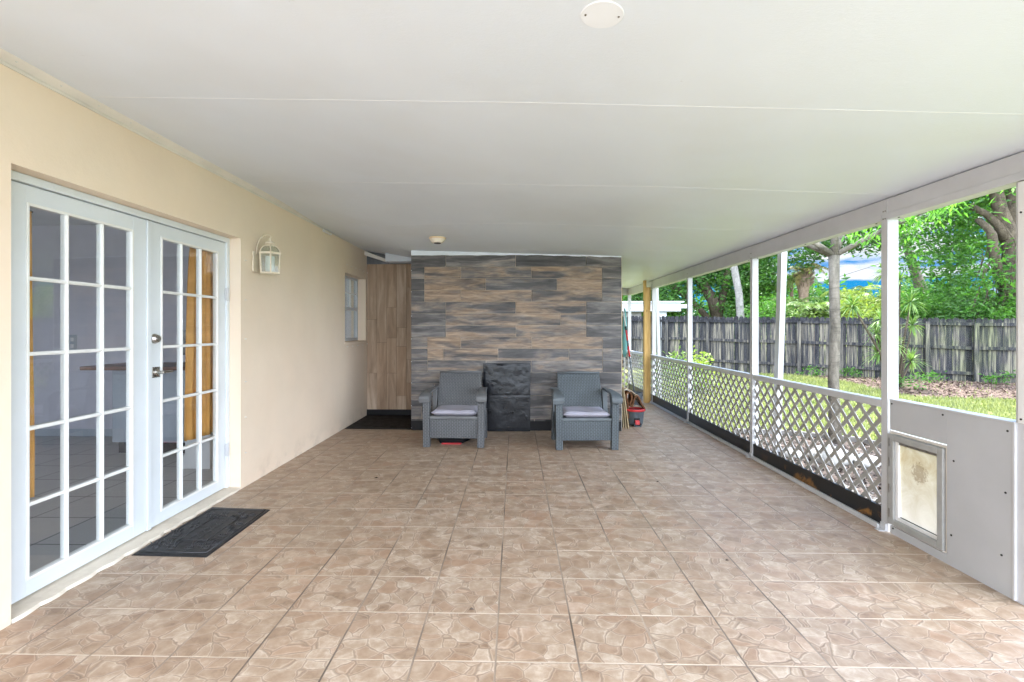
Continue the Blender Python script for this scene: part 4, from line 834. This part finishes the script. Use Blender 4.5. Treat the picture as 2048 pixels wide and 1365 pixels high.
for (x,y,sz,l) in ((752,957,.022,'curled dry leaf bit on the tiles near the house wall'),(1315,965,.012,'dark crumb of debris on a grout line right of the centre'),(943,1220,.012,'dark crumb of debris on the near tiles left of the middle grout line'),(1454,1122,.012,'dark crumb of debris on the near tiles toward the pet door')):
    k=H/((y-657)/F); t_=math.atan(23/984.); dx=(x-1007)/F; p=Vector((math.cos(t_)*dx-math.sin(t_),math.sin(t_)*dx+math.cos(t_),0))*k
    b=MB(); b.add([(p.x-sz,p.y,.002),(p.x-.2*sz,p.y-.5*sz,.006),(p.x+sz,p.y-.1*sz,.003),(p.x+.1*sz,p.y+.5*sz,.009),(p.x,p.y,.001)],[(0,1,3),(1,2,3),(0,4,1),(1,4,2),(2,4,3),(3,4,0)]); tag(b.build('debris_bit',M['chipd']),l,'debris','small debris bits on the patio tiles')
t=thing('plant_pot','small black bucket holding the mop by the far rail','bucket',(2.14,8.74,0))
b=MB(); b.lathe([(.085,.001),(.105,.19),(.112,.195),(.112,.205),(.10,.205),(.08,.03),(0,.03)],(2.14,8.74,0),28); b.build('tub',M['pole'],t)
MB().torus((2.14,8.74,.203),.108,.006,28,6).build('lip',M['bucket'],t,smooth=True)
t=thing('mop','mop with red and black grip leaning up from the black bucket','mop',(2.1,8.72,.05))
pa,pb=Vector((2.12,8.72,.06)),Vector((1.985,9.05,1.66))
L_=lambda k:tuple(pa+(pb-pa)*k)
MB().tube([L_(0),L_(.48)],.013,10).build('lower_pole',M['pole'],t,smooth=True)
MB().tube([L_(.48),L_(.60)],.017,10).build('red_grip',M['red'],t,smooth=True)
MB().tube([L_(.60),L_(.66)],.018,10).build('black_collar',M['pole'],t,smooth=True)
MB().tube([L_(.66),L_(.78)],.016,10).build('red_sleeve',M['red'],t,smooth=True)
MB().tube([L_(.78),L_(.82)],.017,10).build('black_ring',M['dark'],t,smooth=True)
MB().tube([L_(.82),L_(1)],.011,10).build('pale_tip',M['pole2'],t,smooth=True)
t=thing('folded_umbrella','folded teal umbrella standing upright in the far porch corner','umbrella',(2.36,10.45,0))
b=MB(); b.lathe([(.012,.72),(.045,.80),(.055,1.1),(.045,1.45),(.020,1.74),(.006,1.78)],(2.33,10.50,0),10); b.build('canopy',M['teal'],t); MB().tube([(2.33,10.50,.001),(2.33,10.50,1.82)],.011,8).build('shaft',M['pole2'],t)
# ================================================================== GARDEN
random.seed(11)
import bpy as _b
def in_poly(x,y,P):
    c=False; n=len(P)
    for i in range(n):
        (x1,y1),(x2,y2)=P[i],P[(i+1)%n]
        if (y1>y)!=(y2>y) and x<(x2-x1)*(y-y1)/(y2-y1)+x1: c=not c
    return c
BED=[(2.60,2.2),(3.7,3.2),(4.35,4.5),(4.60,5.6),(4.35,6.35),(3.7,6.75),(3.0,6.85),(2.60,6.9)]
LIT=[(8.7,15.6),(9.05,13.6),(8.45,11.2),(8.5,10.6),(10.0,10.3),(12.0,9.6),(15.5,8.2),(18,10.6),(12.5,13.55)]
def sheet(P,z,name,mat,lbl,cat,n=0):
    b=MB(); b.add([(x,y,z) for x,y in P],[tuple(range(len(P)))]); return tag(b.build(name,mat),lbl,cat,kind='structure')
sheet(BED,GZ+.006,'mulch_bed',M['mulch2'],'dark mulch bed round the young tree beside the porch','mulch bed')
sheet(LIT,GZ+.006,'leaf_litter_strip',M['mulch'],'brown leaf litter strip along the foot of the fence','leaf litter')
sheet([(2.60,1.0),(3.3,1.9),(3.55,3.1),(3.25,4.2),(2.95,4.9),(2.60,5.1)],GZ+.010,'gravel_path',M['gravel'],'pale gravel strip outside the nearest lattice bay','gravel')
b=MB(); P=BED[1:-1]
for a,c in zip(P,P[1:]): b.bar((a[0],a[1],GZ+.03),(c[0],c[1],GZ+.03),.05,.10)
tag(b.build('bed_edging',M['edging'],bevel=.008),'low grey edging strip round the mulch bed','edging')
def chips(P,name,mat,n,lbl,sz,z):
    b=MB(); xs=[p[0] for p in P]; ys=[p[1] for p in P]; k=0
    while k<n:
        x,y=random.uniform(min(xs),max(xs)),random.uniform(min(ys),max(ys))
        if not in_poly(x,y,P): continue
        k+=1; s_=sz*random.uniform(.5,1.5); e=Euler((random.uniform(-.6,.6),random.uniform(-.6,.6),random.uniform(0,6.3))).to_matrix(); c=Vector((x,y,z+s_*.2))
        b.add([c+e@Vector(q) for q in ((-s_,-s_*.3,0),(s_,-s_*.35,0),(s_*.8,s_*.35,s_*.1),(-s_*.9,s_*.3,0))],[(0,1,2,3)])
    return tag(b.build(name,mat),lbl,'ground litter',kind='stuff')
chips(BED,'bark_chips',M['chipd'],3500,'loose bark chips over the bed by the porch',.028,GZ+.012)
chips(LIT,'fallen_leaves',M['chip'],9000,'dry fallen leaves scattered in front of the fence',.032,GZ+.012)
# grass blades
b=MB(); k=0
while k<52000:
    r=random.random(); Y=2.2+13.5*r**1.0; X=random.uniform(2.62,4.5+Y*.95)
    if X>15 or in_poly(X,Y,BED) or (in_poly(X,Y,LIT) and random.random()>.03): continue
    if Y>23.5-X*.571-3.0+0: 
        if Y>20.6-X*.571-.15: continue
    k+=1; h=random.uniform(.025,.065)*(1+.03*Y); w_=.004+.0011*Y; a=random.uniform(0,PI); dx,dy=math.cos(a)*w_,math.sin(a)*w_; lx,ly=random.uniform(-.03,.03),random.uniform(-.03,.03)
    b.add([(X-dx,Y-dy,GZ),(X+dx,Y+dy,GZ),(X+lx,Y+ly,GZ+h)],[(0,1,2)])
tag(b.build('grass',M['grass']),'short yellow green lawn grass beyond the porch','grass',kind='stuff')
for (x,y,s_,l) in ((3.43,5.44,.20,'large pale rock in the mulch bed behind the nearest lattice bay'),(3.72,5.30,.13,'smaller pale rock right of the large one in the mulch bed'),(3.12,5.62,.12,'smaller pale rock left of the large one in the mulch bed')):
    b=MB(); vs=[];fs=[]; n=12;m_=8
    for i in range(m_+1):
        for j in range(n):
            th=PI*i/m_; ph=2*PI*j/n; d=Vector((math.sin(th)*math.cos(ph),math.sin(th)*math.sin(ph),math.cos(th)*.62)); q=1+.22*mathutils.noise.noise(d*1.7+Vector((x*9,y,0)))
            vs.append(Vector((x,y,GZ+s_*.32))+d*s_*q)
    for i in range(m_):
        for j in range(n): a=i*n+j; c=i*n+(j+1)%n; fs.append((a,c,c+n,a+n))
    b.add(vs,fs); tag(b.build('rock',M['stone'],smooth=True),l,'rock','pale rocks in the bed')
# ------------------------------------------------------------------ wooden fence
A=Vector((7.46,16.5,0)); D=Vector((.86834,-.49597,0)); Nf=Vector((-.49597,-.86834,0))   # Nf faces the porch
def ftop(s_):
    K=[(-12,1.90),(-3.6,1.80),(0,1.735),(1.7,1.705),(4.8,1.63),(6.6,1.58),(12,1.55)]
    for (a,za),(c,zc_) in zip(K,K[1:]):
        if s_<=c: return za+(zc_-za)*(s_-a)/(c-a)
    return 1.55
fence=thing('wooden_fence','weathered grey board fence with dog eared tops across the garden','fence',(A.x,A.y,GZ))
fp=[-11,-9.6,-8.2,-6.9,-5.6,-4.9,-3.65,-2.35,-.99,.35,1.68,2.77,3.85,4.77,5.78,6.95,8.2,9.5,10.8,12]
for a,c in zip(fp,fp[1:]):
    b=MB(); s_=a; dz=random.uniform(-.012,.012)
    while s_<c-.01:
        w_=min(.137+random.uniform(-.004,.004),c-s_); zt=ftop(s_)+dz+random.uniform(-.02,.014); g_=random.uniform(.002,.009); lean=random.uniform(-.006,.006)
        p0=A+D*s_; off=random.uniform(-.006,.006)
        poly=[(g_/2,GZ-.02),(w_-g_/2,GZ-.02),(w_-g_/2+lean,zt-.045),(w_-.035+lean,zt),(.035+lean,zt),(g_/2+lean,zt-.045)]
        b.prism(poly,lambda p,d:p0+D*p[0]+Vector((0,0,p[1]))-Nf*(d+off),.016); s_+=w_
    b.build('picket_panel',M['fence'],fence)
    for zr in (-.16,-.80,-1.50):
        q=MB(); pa_=A+D*(a+.02)+Nf*.035+Vector((0,0,ftop(a)+zr+random.uniform(-.01,.01))); pb_=A+D*(c-.02)+Nf*.035+Vector((0,0,ftop(c)+zr+random.uniform(-.02,.02)))
        q.bar(pa_,pb_,.04,.085); q.build('rail',M['fence'],fence)
for s_ in fp:
    q=MB(); p=A+D*s_+Nf*.075; z1=ftop(s_)-.12+random.uniform(-.03,.02); m_=Matrix.Translation(p)@Matrix.Rotation(math.atan2(D.y,D.x),4,'Z'); q.box(-.05,.05,-.05,.03,GZ,z1,m_); q.build('post',M['fence'],fence,.004)
# ------------------------------------------------------------------ foliage tools
def leaves(b,c,rad,n,size,flat=.5,droop=0,shape=.38):
    for _ in range(n):
        p=Vector(c)+Vector((random.gauss(0,rad[0]),random.gauss(0,rad[1]),random.gauss(0,rad[2])))
        s_=size*random.uniform(.6,1.3); e=Euler((random.gauss(0,flat)+droop,random.gauss(0,flat),random.uniform(0,6.28)),'XYZ').to_matrix()
        q=[(0,-s_,0),(s_*shape,-s_*.1,s_*.06),(0,s_,-s_*.15),(-s_*shape,-s_*.1,s_*.06)]
        b.add([p+e@Vector(v) for v in q],[(0,1,2,3)])
def crown(c,rad,nclump,per,size,cr=.45,shell=.55,flat=.7,top=None):
    b=MB(); C_=Vector(c)
    for _ in range(nclump):
        d=Vector((random.gauss(0,1),random.gauss(0,1),random.gauss(0,1))).normalized(); r=shell+(1-shell)*random.random()**.5
        if random.random()<.25: r*=.6
        p=C_+Vector((d.x*rad[0],d.y*rad[1],d.z*rad[2]))*r
        if p.z<GZ+.3: p.z=GZ+.3+random.random()*.4
        k=cr*random.uniform(.5,1.3); leaves(b,p,(k,k,k*.55),int(per*random.uniform(.5,1.5)),size,flat)
    return b
def limb(b,p0,p1,r0,r1,n=6,wob=.08,k=8):
    p0=Vector(p0);p1=Vector(p1); P=[];Rr=[]
    for i in range(n+1):
        t_=i/n; q=p0.lerp(p1,t_); w_=wob*(p1-p0).length*math.sin(PI*t_)*.5
        P.append(q+Vector((random.uniform(-w_,w_),random.uniform(-w_,w_),random.uniform(-w_,w_)*.4))); Rr.append(r0+(r1-r0)*t_)
    b.tube(P,Rr,k); return P
# young tree by the porch
t=thing('young_tree','slim grey barked young tree with bare fork by the porch','tree',(4.085,6.4,GZ))
b=MB(); b.tube([(4.10,6.4,GZ-.02),(4.092,6.4,.1),(4.078,6.4,.7),(4.10,6.4,1.3),(4.088,6.4,1.9),(4.085,6.4,2.27)],[.088,.068,.062,.060,.058,.062],14)
fork=Vector((4.085,6.4,2.27))
br=[((5.0,6.05,2.78),(5.7,5.7,3.3),.034),((4.65,6.9,3.0),(5.2,7.4,4.2),.05),((3.55,6.75,2.62),(2.9,7.2,3.5),.045),((3.62,6.35,2.52),(2.95,6.0,3.2),.038),((4.05,6.3,2.9),(4.1,6.2,4.3),.048)]
ends=[]
for m_,e,r in br: b.tube([fork,Vector(m_)*.5+fork*.5+Vector((0,0,.02)),m_,(Vector(m_)+Vector(e))/2+Vector((.03,0,.04)),e],[r,r*.85,r*.7,r*.5,r*.25],9); ends.append(e)
b.build('trunk',M['bark'],t,smooth=True)
b=MB()
for e in ends+[(4.6,6.6,3.9),(3.6,6.6,3.8)]: leaves(b,e,(.38,.38,.25),260,.055,.6,.5,.28)
for (q,n_) in (((3.62,6.7,2.62),30),((3.45,6.6,2.5),30),((3.9,6.6,2.75),40)): leaves(b,q,(.12,.12,.08),n_,.04,.6,.6,.3)
b.build('crown',M['leaf_a'],t)
b=MB()
for (x,y,n_,sp) in ((1720,455,30,.10),(1745,440,40,.12),(1700,470,22,.08),(1740,480,22,.08),(1805,425,50,.11),(1830,405,60,.12),(1865,400,60,.12),(1880,380,40,.1),(1840,440,50,.11),(1870,430,46,.1),(1895,405,36,.09),(1810,455,30,.08),(1815,478,16,.05),(1790,420,30,.1),(1850,385,40,.12),(1765,425,30,.1),(2025,375,10,.05)):
    p=px(x,y,6.0)
    for _ in range(n_):
        c_=p+Vector((random.gauss(0,sp),random.gauss(0,sp),random.gauss(0,sp*.6))); a=random.uniform(0,6.28); L=random.uniform(.055,.10); d=Vector((math.cos(a)*.75,math.sin(a)*.75,-random.uniform(.25,1.1))).normalized(); s_=d.cross(Vector((0,0,1))).normalized()*L*.17
        b.add([c_,c_+d*L*.45+s_,c_+d*L+Vector((0,0,-L*.15)),c_+d*L*.45-s_],[(0,1,2,3)])
b.build('hanging_leaves',M['leaf_n'],t)
# ficus behind the fence on the right
t=thing('ficus_tree','broad ficus with tangled tan trunks behind the right of the fence','tree',(17.2,17.0,GZ))
b=MB(); Yf=14.9
for (pts,r) in (([(2025,660),(2020,600),(2018,560),(2024,500),(2012,450),(2000,420),(1992,380),(1985,300)],.26),([(2035,650),(2032,560),(2030,480),(2024,420),(2034,360),(2050,280)],.28),([(2014,600),(1990,520),(1984,470),(1974,455),(1955,440)],.14),([(2010,480),(1996,450),(1975,430),(1940,412)],.13),([(2022,560),(2005,540),(1985,530)],.09),([(2040,640),(2044,560),(2046,450),(2060,350)],.22)):
    P=[px(x,y,Yf+random.uniform(-.15,.15)) for x,y in pts]; n=len(P); b.tube(P,[r*(1-.5*i/n) for i in range(n)],9)
b.tube([px(2028,640,Yf),(px(2028,640,Yf).x,Yf,GZ)],[.32,.45],10)
b.build('trunk',M['bark_f'],t,smooth=True)
b=MB()
for _ in range(26):
    a=px(random.uniform(1960,2046),random.uniform(450,570),Yf-random.uniform(-.2,.4)); P=[a]; dx=random.uniform(-.12,.12)
    for k in range(5): P.append(P[-1]+Vector((dx+random.uniform(-.05,.05),random.uniform(-.05,.05),-random.uniform(.18,.42))))
    b.tube(P,[.018,.017,.014,.012,.010,.006],5)
b.build('aerial_root',M['bark_f'],t,smooth=True)
b=crown((17.6,17.8,6.4),(4.9,3.0,3.0),230,90,.105,.5,.5)
cl=[]
for _ in range(200):   # hanging left side of the crown, loose, sky shows through
    x=random.uniform(1800,1985); y=random.uniform(430,640)
    if x<1890 and y<580 and random.random()<.88: continue
    if x>1955 and y>430 and random.random()<.8: continue
    cl.append(px(x,y,random.uniform(15.5,18.5)))
for _ in range(75): cl.append(px(random.uniform(1850,2040),random.uniform(330,425),random.uniform(14.6,16.5)))
for _ in range(12): cl.append(px(random.uniform(1960,2040),random.uniform(480,600),14.4))
for _ in range(34): cl.append(px(random.uniform(1940,2060),random.uniform(600,640),random.uniform(14.4,15.2)))
for p in cl: k=random.uniform(.18,.42); leaves(b,p,(k,k,k*.6),random.randint(30,75),.085,.75)
b.build('crown',M['leaf_b'],t)
# dense tree on the left behind the fence
t=thing('shade_tree','dense dark green tree left of the white palm trunk behind the fence','tree',(7.6,22.5,GZ))
b=MB()
for pts,r in (([(1440,660),(1425,600),(1400,560),(1385,500)],.28),([(1375,600),(1395,615),(1430,650)],.16),([(1436,640),(1450,570),(1462,500)],.18),([(1330,560),(1380,600),(1436,660)],.14)):
    P=[px(x,y,22) for x,y in pts]; b.tube(P,[r*(1-.1*i) for i in range(len(P))],8)
b.tube([px(1438,650,22),(px(1438,650,22).x,22,GZ)],[.3,.4],8); b.build('trunk',M['bark_f'],t,smooth=True)
b=MB()
for _ in range(430):
    x=random.uniform(1235,1525); y=random.uniform(430,632); Y=random.uniform(21,25)
    if x>1500 and random.random()<.5: continue
    if 1375<x<1450 and y>585 and random.random()<.75: continue
    p=px(x,y,Y); k=random.uniform(.25,.55); leaves(b,p,(k,k,k*.55),random.randint(30,70),.125,.7)
b.build('crown',M['leaf_c'],t)
t=thing('round_tree','bright green tree right of the white palm trunk behind the fence','tree',(11.6,23.5,GZ))
b=MB(); b.tube([px(1500,660,23.5),px(1503,560,23.5),px(1500,500,23.5)],[.16,.13,.08],8); b.tube([px(1500,655,23.5),(px(1500,655,23.5).x,23.5,GZ)],.17,8); b.build('trunk',M['bark'],t,smooth=True)
b=MB()
for _ in range(170):
    x=random.gauss(1515,26); y=random.uniform(455,635)
    if x>1562: continue
    p=px(x,y,random.uniform(22.5,25)); k=random.uniform(.25,.5); leaves(b,p,(k,k,k*.55),random.randint(25,60),.115,.7)
b.build('crown',M['leaf_a'],t)
# dark crown high up behind the fork
t=thing('high_tree','tall tree whose dark leaves hang above the fork of the young tree','tree',(15.0,21.0,GZ))
b=MB(); b.tube([px(1640,660,21.5),px(1645,500,21.5),px(1650,380,21.5)],[.2,.17,.1],8) if False else b.tube([(20.5,24,GZ),(19.5,24,3),(17.6,23,6.2)],[.3,.25,.12],8); b.tube([(17.6,23,6.2),(15.5,22,6.0),(13.6,21.5,5.4)],[.12,.08,.03],6); b.build('trunk',M['bark'],t,smooth=True)
b=MB()
for _ in range(200):
    x=random.uniform(1540,1800); ymax=505 if x>1640 else 575-abs(x-1590)*.9; y=random.uniform(380,max(400,ymax)); p=px(x,y,random.uniform(20.5,22.5)); k=random.uniform(.2,.45); leaves(b,p,(k,k,k*.5),random.randint(25,60),.10,.7)
b.build('crown',M['leaf_c'],t)
# white palm trunk
t=thing('smooth_palm','pale smooth palm trunk leaning left behind the fence','palm tree',(9.1,19,GZ))
P=[(px(1481,640,19).x+.03,19,GZ),px(1481,635,19),px(1478,590,19),px(1470,545,19),px(1464,515,19),px(1455,420,19),px(1447,330,19)]
MB().tube(P,[.17,.145,.135,.13,.125,.12,.11],14).build('trunk',M['bark_w'],t,smooth=True)
def frond(b,base,az,el,L,n=16,w_=.35,droop=1.3,leafw=.03):
    d=Vector((math.cos(az),math.sin(az),0)); p=Vector(base); e=el; st=L/n; P=[p.copy()]
    for i in range(n):
        p=p+(d*math.cos(e)+Vector((0,0,math.sin(e))))*st; e-=droop/n*(1+.6*i/n); P.append(p.copy())
    s_=Vector((-d.y,d.x,0))
    for i in range(1,n):
        q=P[i]; fw=(P[i+1]-P[i-1]).normalized(); ll=w_*math.sin(PI*(.12+.86*i/n))**.6
        for sg in (-1,1):
            for h in (0,.5):
                qq=q+fw*st*h; tip=qq+(s_*sg*.85+fw*.55+Vector((0,0,-.35+random.uniform(-.15,.15)))).normalized()*ll
                b.add([qq-fw*leafw*.7,qq+fw*leafw*.7,tip],[(0,1,2)])
    b.tube(P,[.016*(1-.8*i/n)+.003 for i in range(n+1)],4)
b=MB(); top=Vector(P[-1])
for k in range(13): frond(b,top,k*2*PI/13+.2,random.uniform(.1,1.1),random.uniform(2,2.6))
b.build('crown',M['leaf_p'],t)
# cabbage palm with ragged head
t=thing('ragged_palm','cabbage palm with brown boots and ragged yellow fronds behind the fence','palm tree',(13.4,22,GZ))
c0=px(1608,652,22); c1=px(1607,590,22); c2=px(1606,562,22); c3=px(1608,545,22)
MB().tube([(c0.x,22,GZ),c0,c1,c2,c3],[.22,.19,.19,.29,.17],14).build('trunk',M['bark_p'],t,smooth=True)
b=MB()
for k in range(60):
    a=random.uniform(0,2*PI); p=c1.lerp(c3,random.uniform(.25,1.0)); b.tube([p,p+Vector((math.cos(a)*.28,math.sin(a)*.28,.08)),p+Vector((math.cos(a)*.42,math.sin(a)*.42,.25))],[.035,.025,.008],4)
b.build('boots',M['bark_p'],t)
b=MB()
for k in range(16): frond(b,c3,k*2*PI/16+random.uniform(-.2,.2),random.uniform(-.1,1.2),random.uniform(.8,1.5),12,.35,1.5,.03)
b.build('crown',M['leaf_dry'],t)
t=thing('small_palm','pale feathery palm left of the ragged cabbage palm','palm tree',(12.6,22.6,GZ))
q=px(1583,560,22.6); MB().tube([(q.x,22.6,GZ),q],[.10,.07],8).build('trunk',M['bark_p'],t)
b=MB()
for k in range(15): frond(b,q,k*2*PI/15,random.uniform(.2,1.2),random.uniform(1.0,1.5),12,.35,1.6,.028)
b.build('crown',M['leaf_p'],t)
for i,(x,y,Y,L,n,lb) in enumerate([(1560,622,19.5,1.3,13,'low green palm at the left end of the undergrowth behind the fence'),(1628,628,18.5,1.2,13,'low palm clump just left of the young tree trunk behind the fence'),(1700,600,19,1.5,13,'arching yellow green palm right of the young tree trunk'),(1745,612,19.5,1.3,12,'low palm clump left of the white post behind the fence'),(1590,612,20.5,1.3,12,'arching palm under the ragged cabbage palm')]):
    t=thing('low_palm',lb,'palm tree',(px(x,y,Y).x,Y,GZ),'low palms growing behind the fence'); q=px(x,y,Y)
    MB().tube([(q.x,Y,GZ),q],[.09,.06],7).build('stem',M['bark_p'],t); b=MB()
    for k in range(n): frond(b,q,k*2*PI/n+i,random.uniform(.3,1.2),random.uniform(.75,1.1)*L,14,.42,1.7,.035)
    b.build('crown',M['leaf_y' if i in (2,3) else 'leaf_p'],t)
for i,(x0_,x1_,yt,Y,m_,lb) in enumerate([(1500,1580,600,18.8,'leaf_a','green bush at the left of the undergrowth over the fence'),(1572,1665,612,18.4,'leaf_p','pale bush below the ragged palm over the fence'),(1672,1765,590,17.8,'leaf_y','yellow green bush between young tree and white post over the fence'),(1735,1830,596,16.8,'leaf_y','flowering yellow bush behind the white post over the fence'),(1800,1900,590,15.8,'leaf_b','green bush low under the left of the ficus'),(1890,1990,600,15.2,'leaf_c','dark bush below the middle of the ficus'),(1965,2075,600,14.6,'leaf_a','bright vine heap at the foot of the ficus')]):
    b=MB(); q=px((x0_+x1_)/2,640,Y); t=thing('bush',lb,'bush',(q.x,Y,GZ),'bushes rising above the fence')
    for _ in range(60):
        x=random.uniform(x0_,x1_); e=1-((x-(x0_+x1_)/2)/((x1_-x0_)/2))**2; y=random.uniform(650,650-(650-yt)*(.35+.65*e)); p=px(x,y,Y+random.uniform(-.5,.9)); k=random.uniform(.12,.28); leaves(b,p,(k,k,k*.7),random.randint(25,60),.065,.8)
    b.build('foliage',M[m_],t)
    b=MB()
    for _ in range(5): limb(b,(q.x+random.uniform(-.2,.2),Y,GZ),(q.x+random.uniform(-.9,.9),Y+random.uniform(-.3,.3),1.7),.03,.012)
    b.build('stem',M['bark'],t)
t=thing('hedge','tall dark hedge of mixed shrubs closing the view far behind the garden','hedge',(12,34,GZ))
b=MB()
for _ in range(620):
    x=random.uniform(1180,2150); p=px(x,random.uniform(590,665)-18*math.sin(x*.021),random.uniform(27,33)); k=random.uniform(.5,.9); leaves(b,p,(k,k,k*.6),random.randint(25,45),.2,.7)
b.build('foliage',M['leaf_c'],t)
# spiky plant in front of the fence
t=thing('spiky_dracaena','tall spiky leaved plant in front of the fence by the white post','plant',(9.2,12.3,GZ))
ros=[(1768,548,.36),(1705,612,.42),(1822,604,.42),(1762,640,.40),(1825,650,.36),(1752,668,.36),(1757,708,.40),(1822,722,.44),(1790,690,.40),(1800,560,.3)]
b=MB(); bb=MB(); base=Vector((px(1793,770,12.2).x,12.2,GZ))
for (x,y,r) in ros:
    p=px(x,y,12.2+random.uniform(-.2,.2)); b.tube([base+Vector((random.uniform(-.08,.08),0,0)),base.lerp(p,.5)+Vector((0,0,-.05 if y>640 else .1)),p],[.035,.026,.018],6)
    for k in range(74):
        a=random.uniform(0,2*PI); e=random.uniform(-.8,1.4); d=Vector((math.cos(a)*math.cos(e),math.sin(a)*math.cos(e),math.sin(e))); s_=d.cross(Vector((0,0,1))).normalized()*.016; L=r*random.uniform(.8,1.15)
        m1=p+d*L*.5; tip=p+d*L+Vector((0,0,-L*.22)); bb.add([p-s_*.5,p+s_*.5,m1+s_,tip,m1-s_],[(0,1,2,4),(4,2,3)])
b.build('stem',M['bark_f'],t,smooth=True); bb.build('foliage',M['leaf_s'],t)
for i,(x,y,Y,m_,lb) in enumerate([(1806,768,11.8,'leaf_b','low dark plant at the foot of the spiky plant'),(1690,742,14.7,'leaf_a','small green weed clump by the fence right of the young tree'),(1625,742,15.0,'leaf_a','small green weed clump by the fence left of the young tree'),(1985,762,13.0,'leaf_a','bright seedlings at the fence foot near the right post'),(1862,768,13.3,'leaf_b','scattered seedlings at the foot of the mossy fence boards')]):
    b=MB(); q=px(x,y,Y); 
    for _ in range(12): leaves(b,(q.x+random.gauss(0,.22),Y+random.gauss(0,.1),GZ+random.uniform(.05,.28)),(.07,.07,.06),14,.045,.7)
    t=thing('low_plant',lb,'plant',(q.x,Y,GZ),'low plants along the fence'); b.build('foliage',M[m_],t)
for i,(X_,Y_,lb) in enumerate([(3.35,10.9,'variegated bush outside the farthest lattice bay'),(4.3,11.7,'rounded bush right of the variegated one outside the porch')]):
    b=MB(); t=thing('garden_bush',lb,'bush',(X_,Y_,GZ))
    for _ in range(26): leaves(b,(X_+random.gauss(0,.25),Y_+random.gauss(0,.25),GZ+random.uniform(.1,.85)),(.1,.1,.08),26,.06,.7)
    b.build('foliage',M['leaf_y' if i else 'leaf_p'],t)
# ------------------------------------------------------------------ neighbour house and power line
t=thing('neighbour_house','low house with wide white fascia beyond the far end of the fence','house',(4.0,20.2,GZ))
q=px(1362,603,19.6); q2=px(1362,623,19.6)
MB().box(0.5,q.x,19.6,20.9,q2.z,q.z-.05).build('fascia',M['fascia'],t,.01)
MB().box(0.4,q.x+.10,19.5,21.0,q.z-.05,q.z+.0).build('roof',M['fascia'],t,.005)
MB().box(q.x+.0,q.x+.35,19.6,19.72,q2.z+.12,q.z-.12).build('gutter_end',M['fascia'],t,.01)
MB().box(0.8,q.x-1.4,20.2,20.85,GZ,q2.z).build('wall',M['siding'],t)
MB().box(q.x-.85,q.x-.5,19.8,20.1,GZ,q2.z).build('pillar',M['fascia'],t,.01)
t=thing('power_line','thin black power line sagging across the sky behind the trees','cable',(14,30,5))
P=[px(1555,585,30),px(1640,566,30),px(1760,528,30),px(1900,480,30)]; P=[px(1300,622,30)]+P+[px(2100,400,30)]
MB().tube(P,.013,5).build('wire',M['wire'],t)
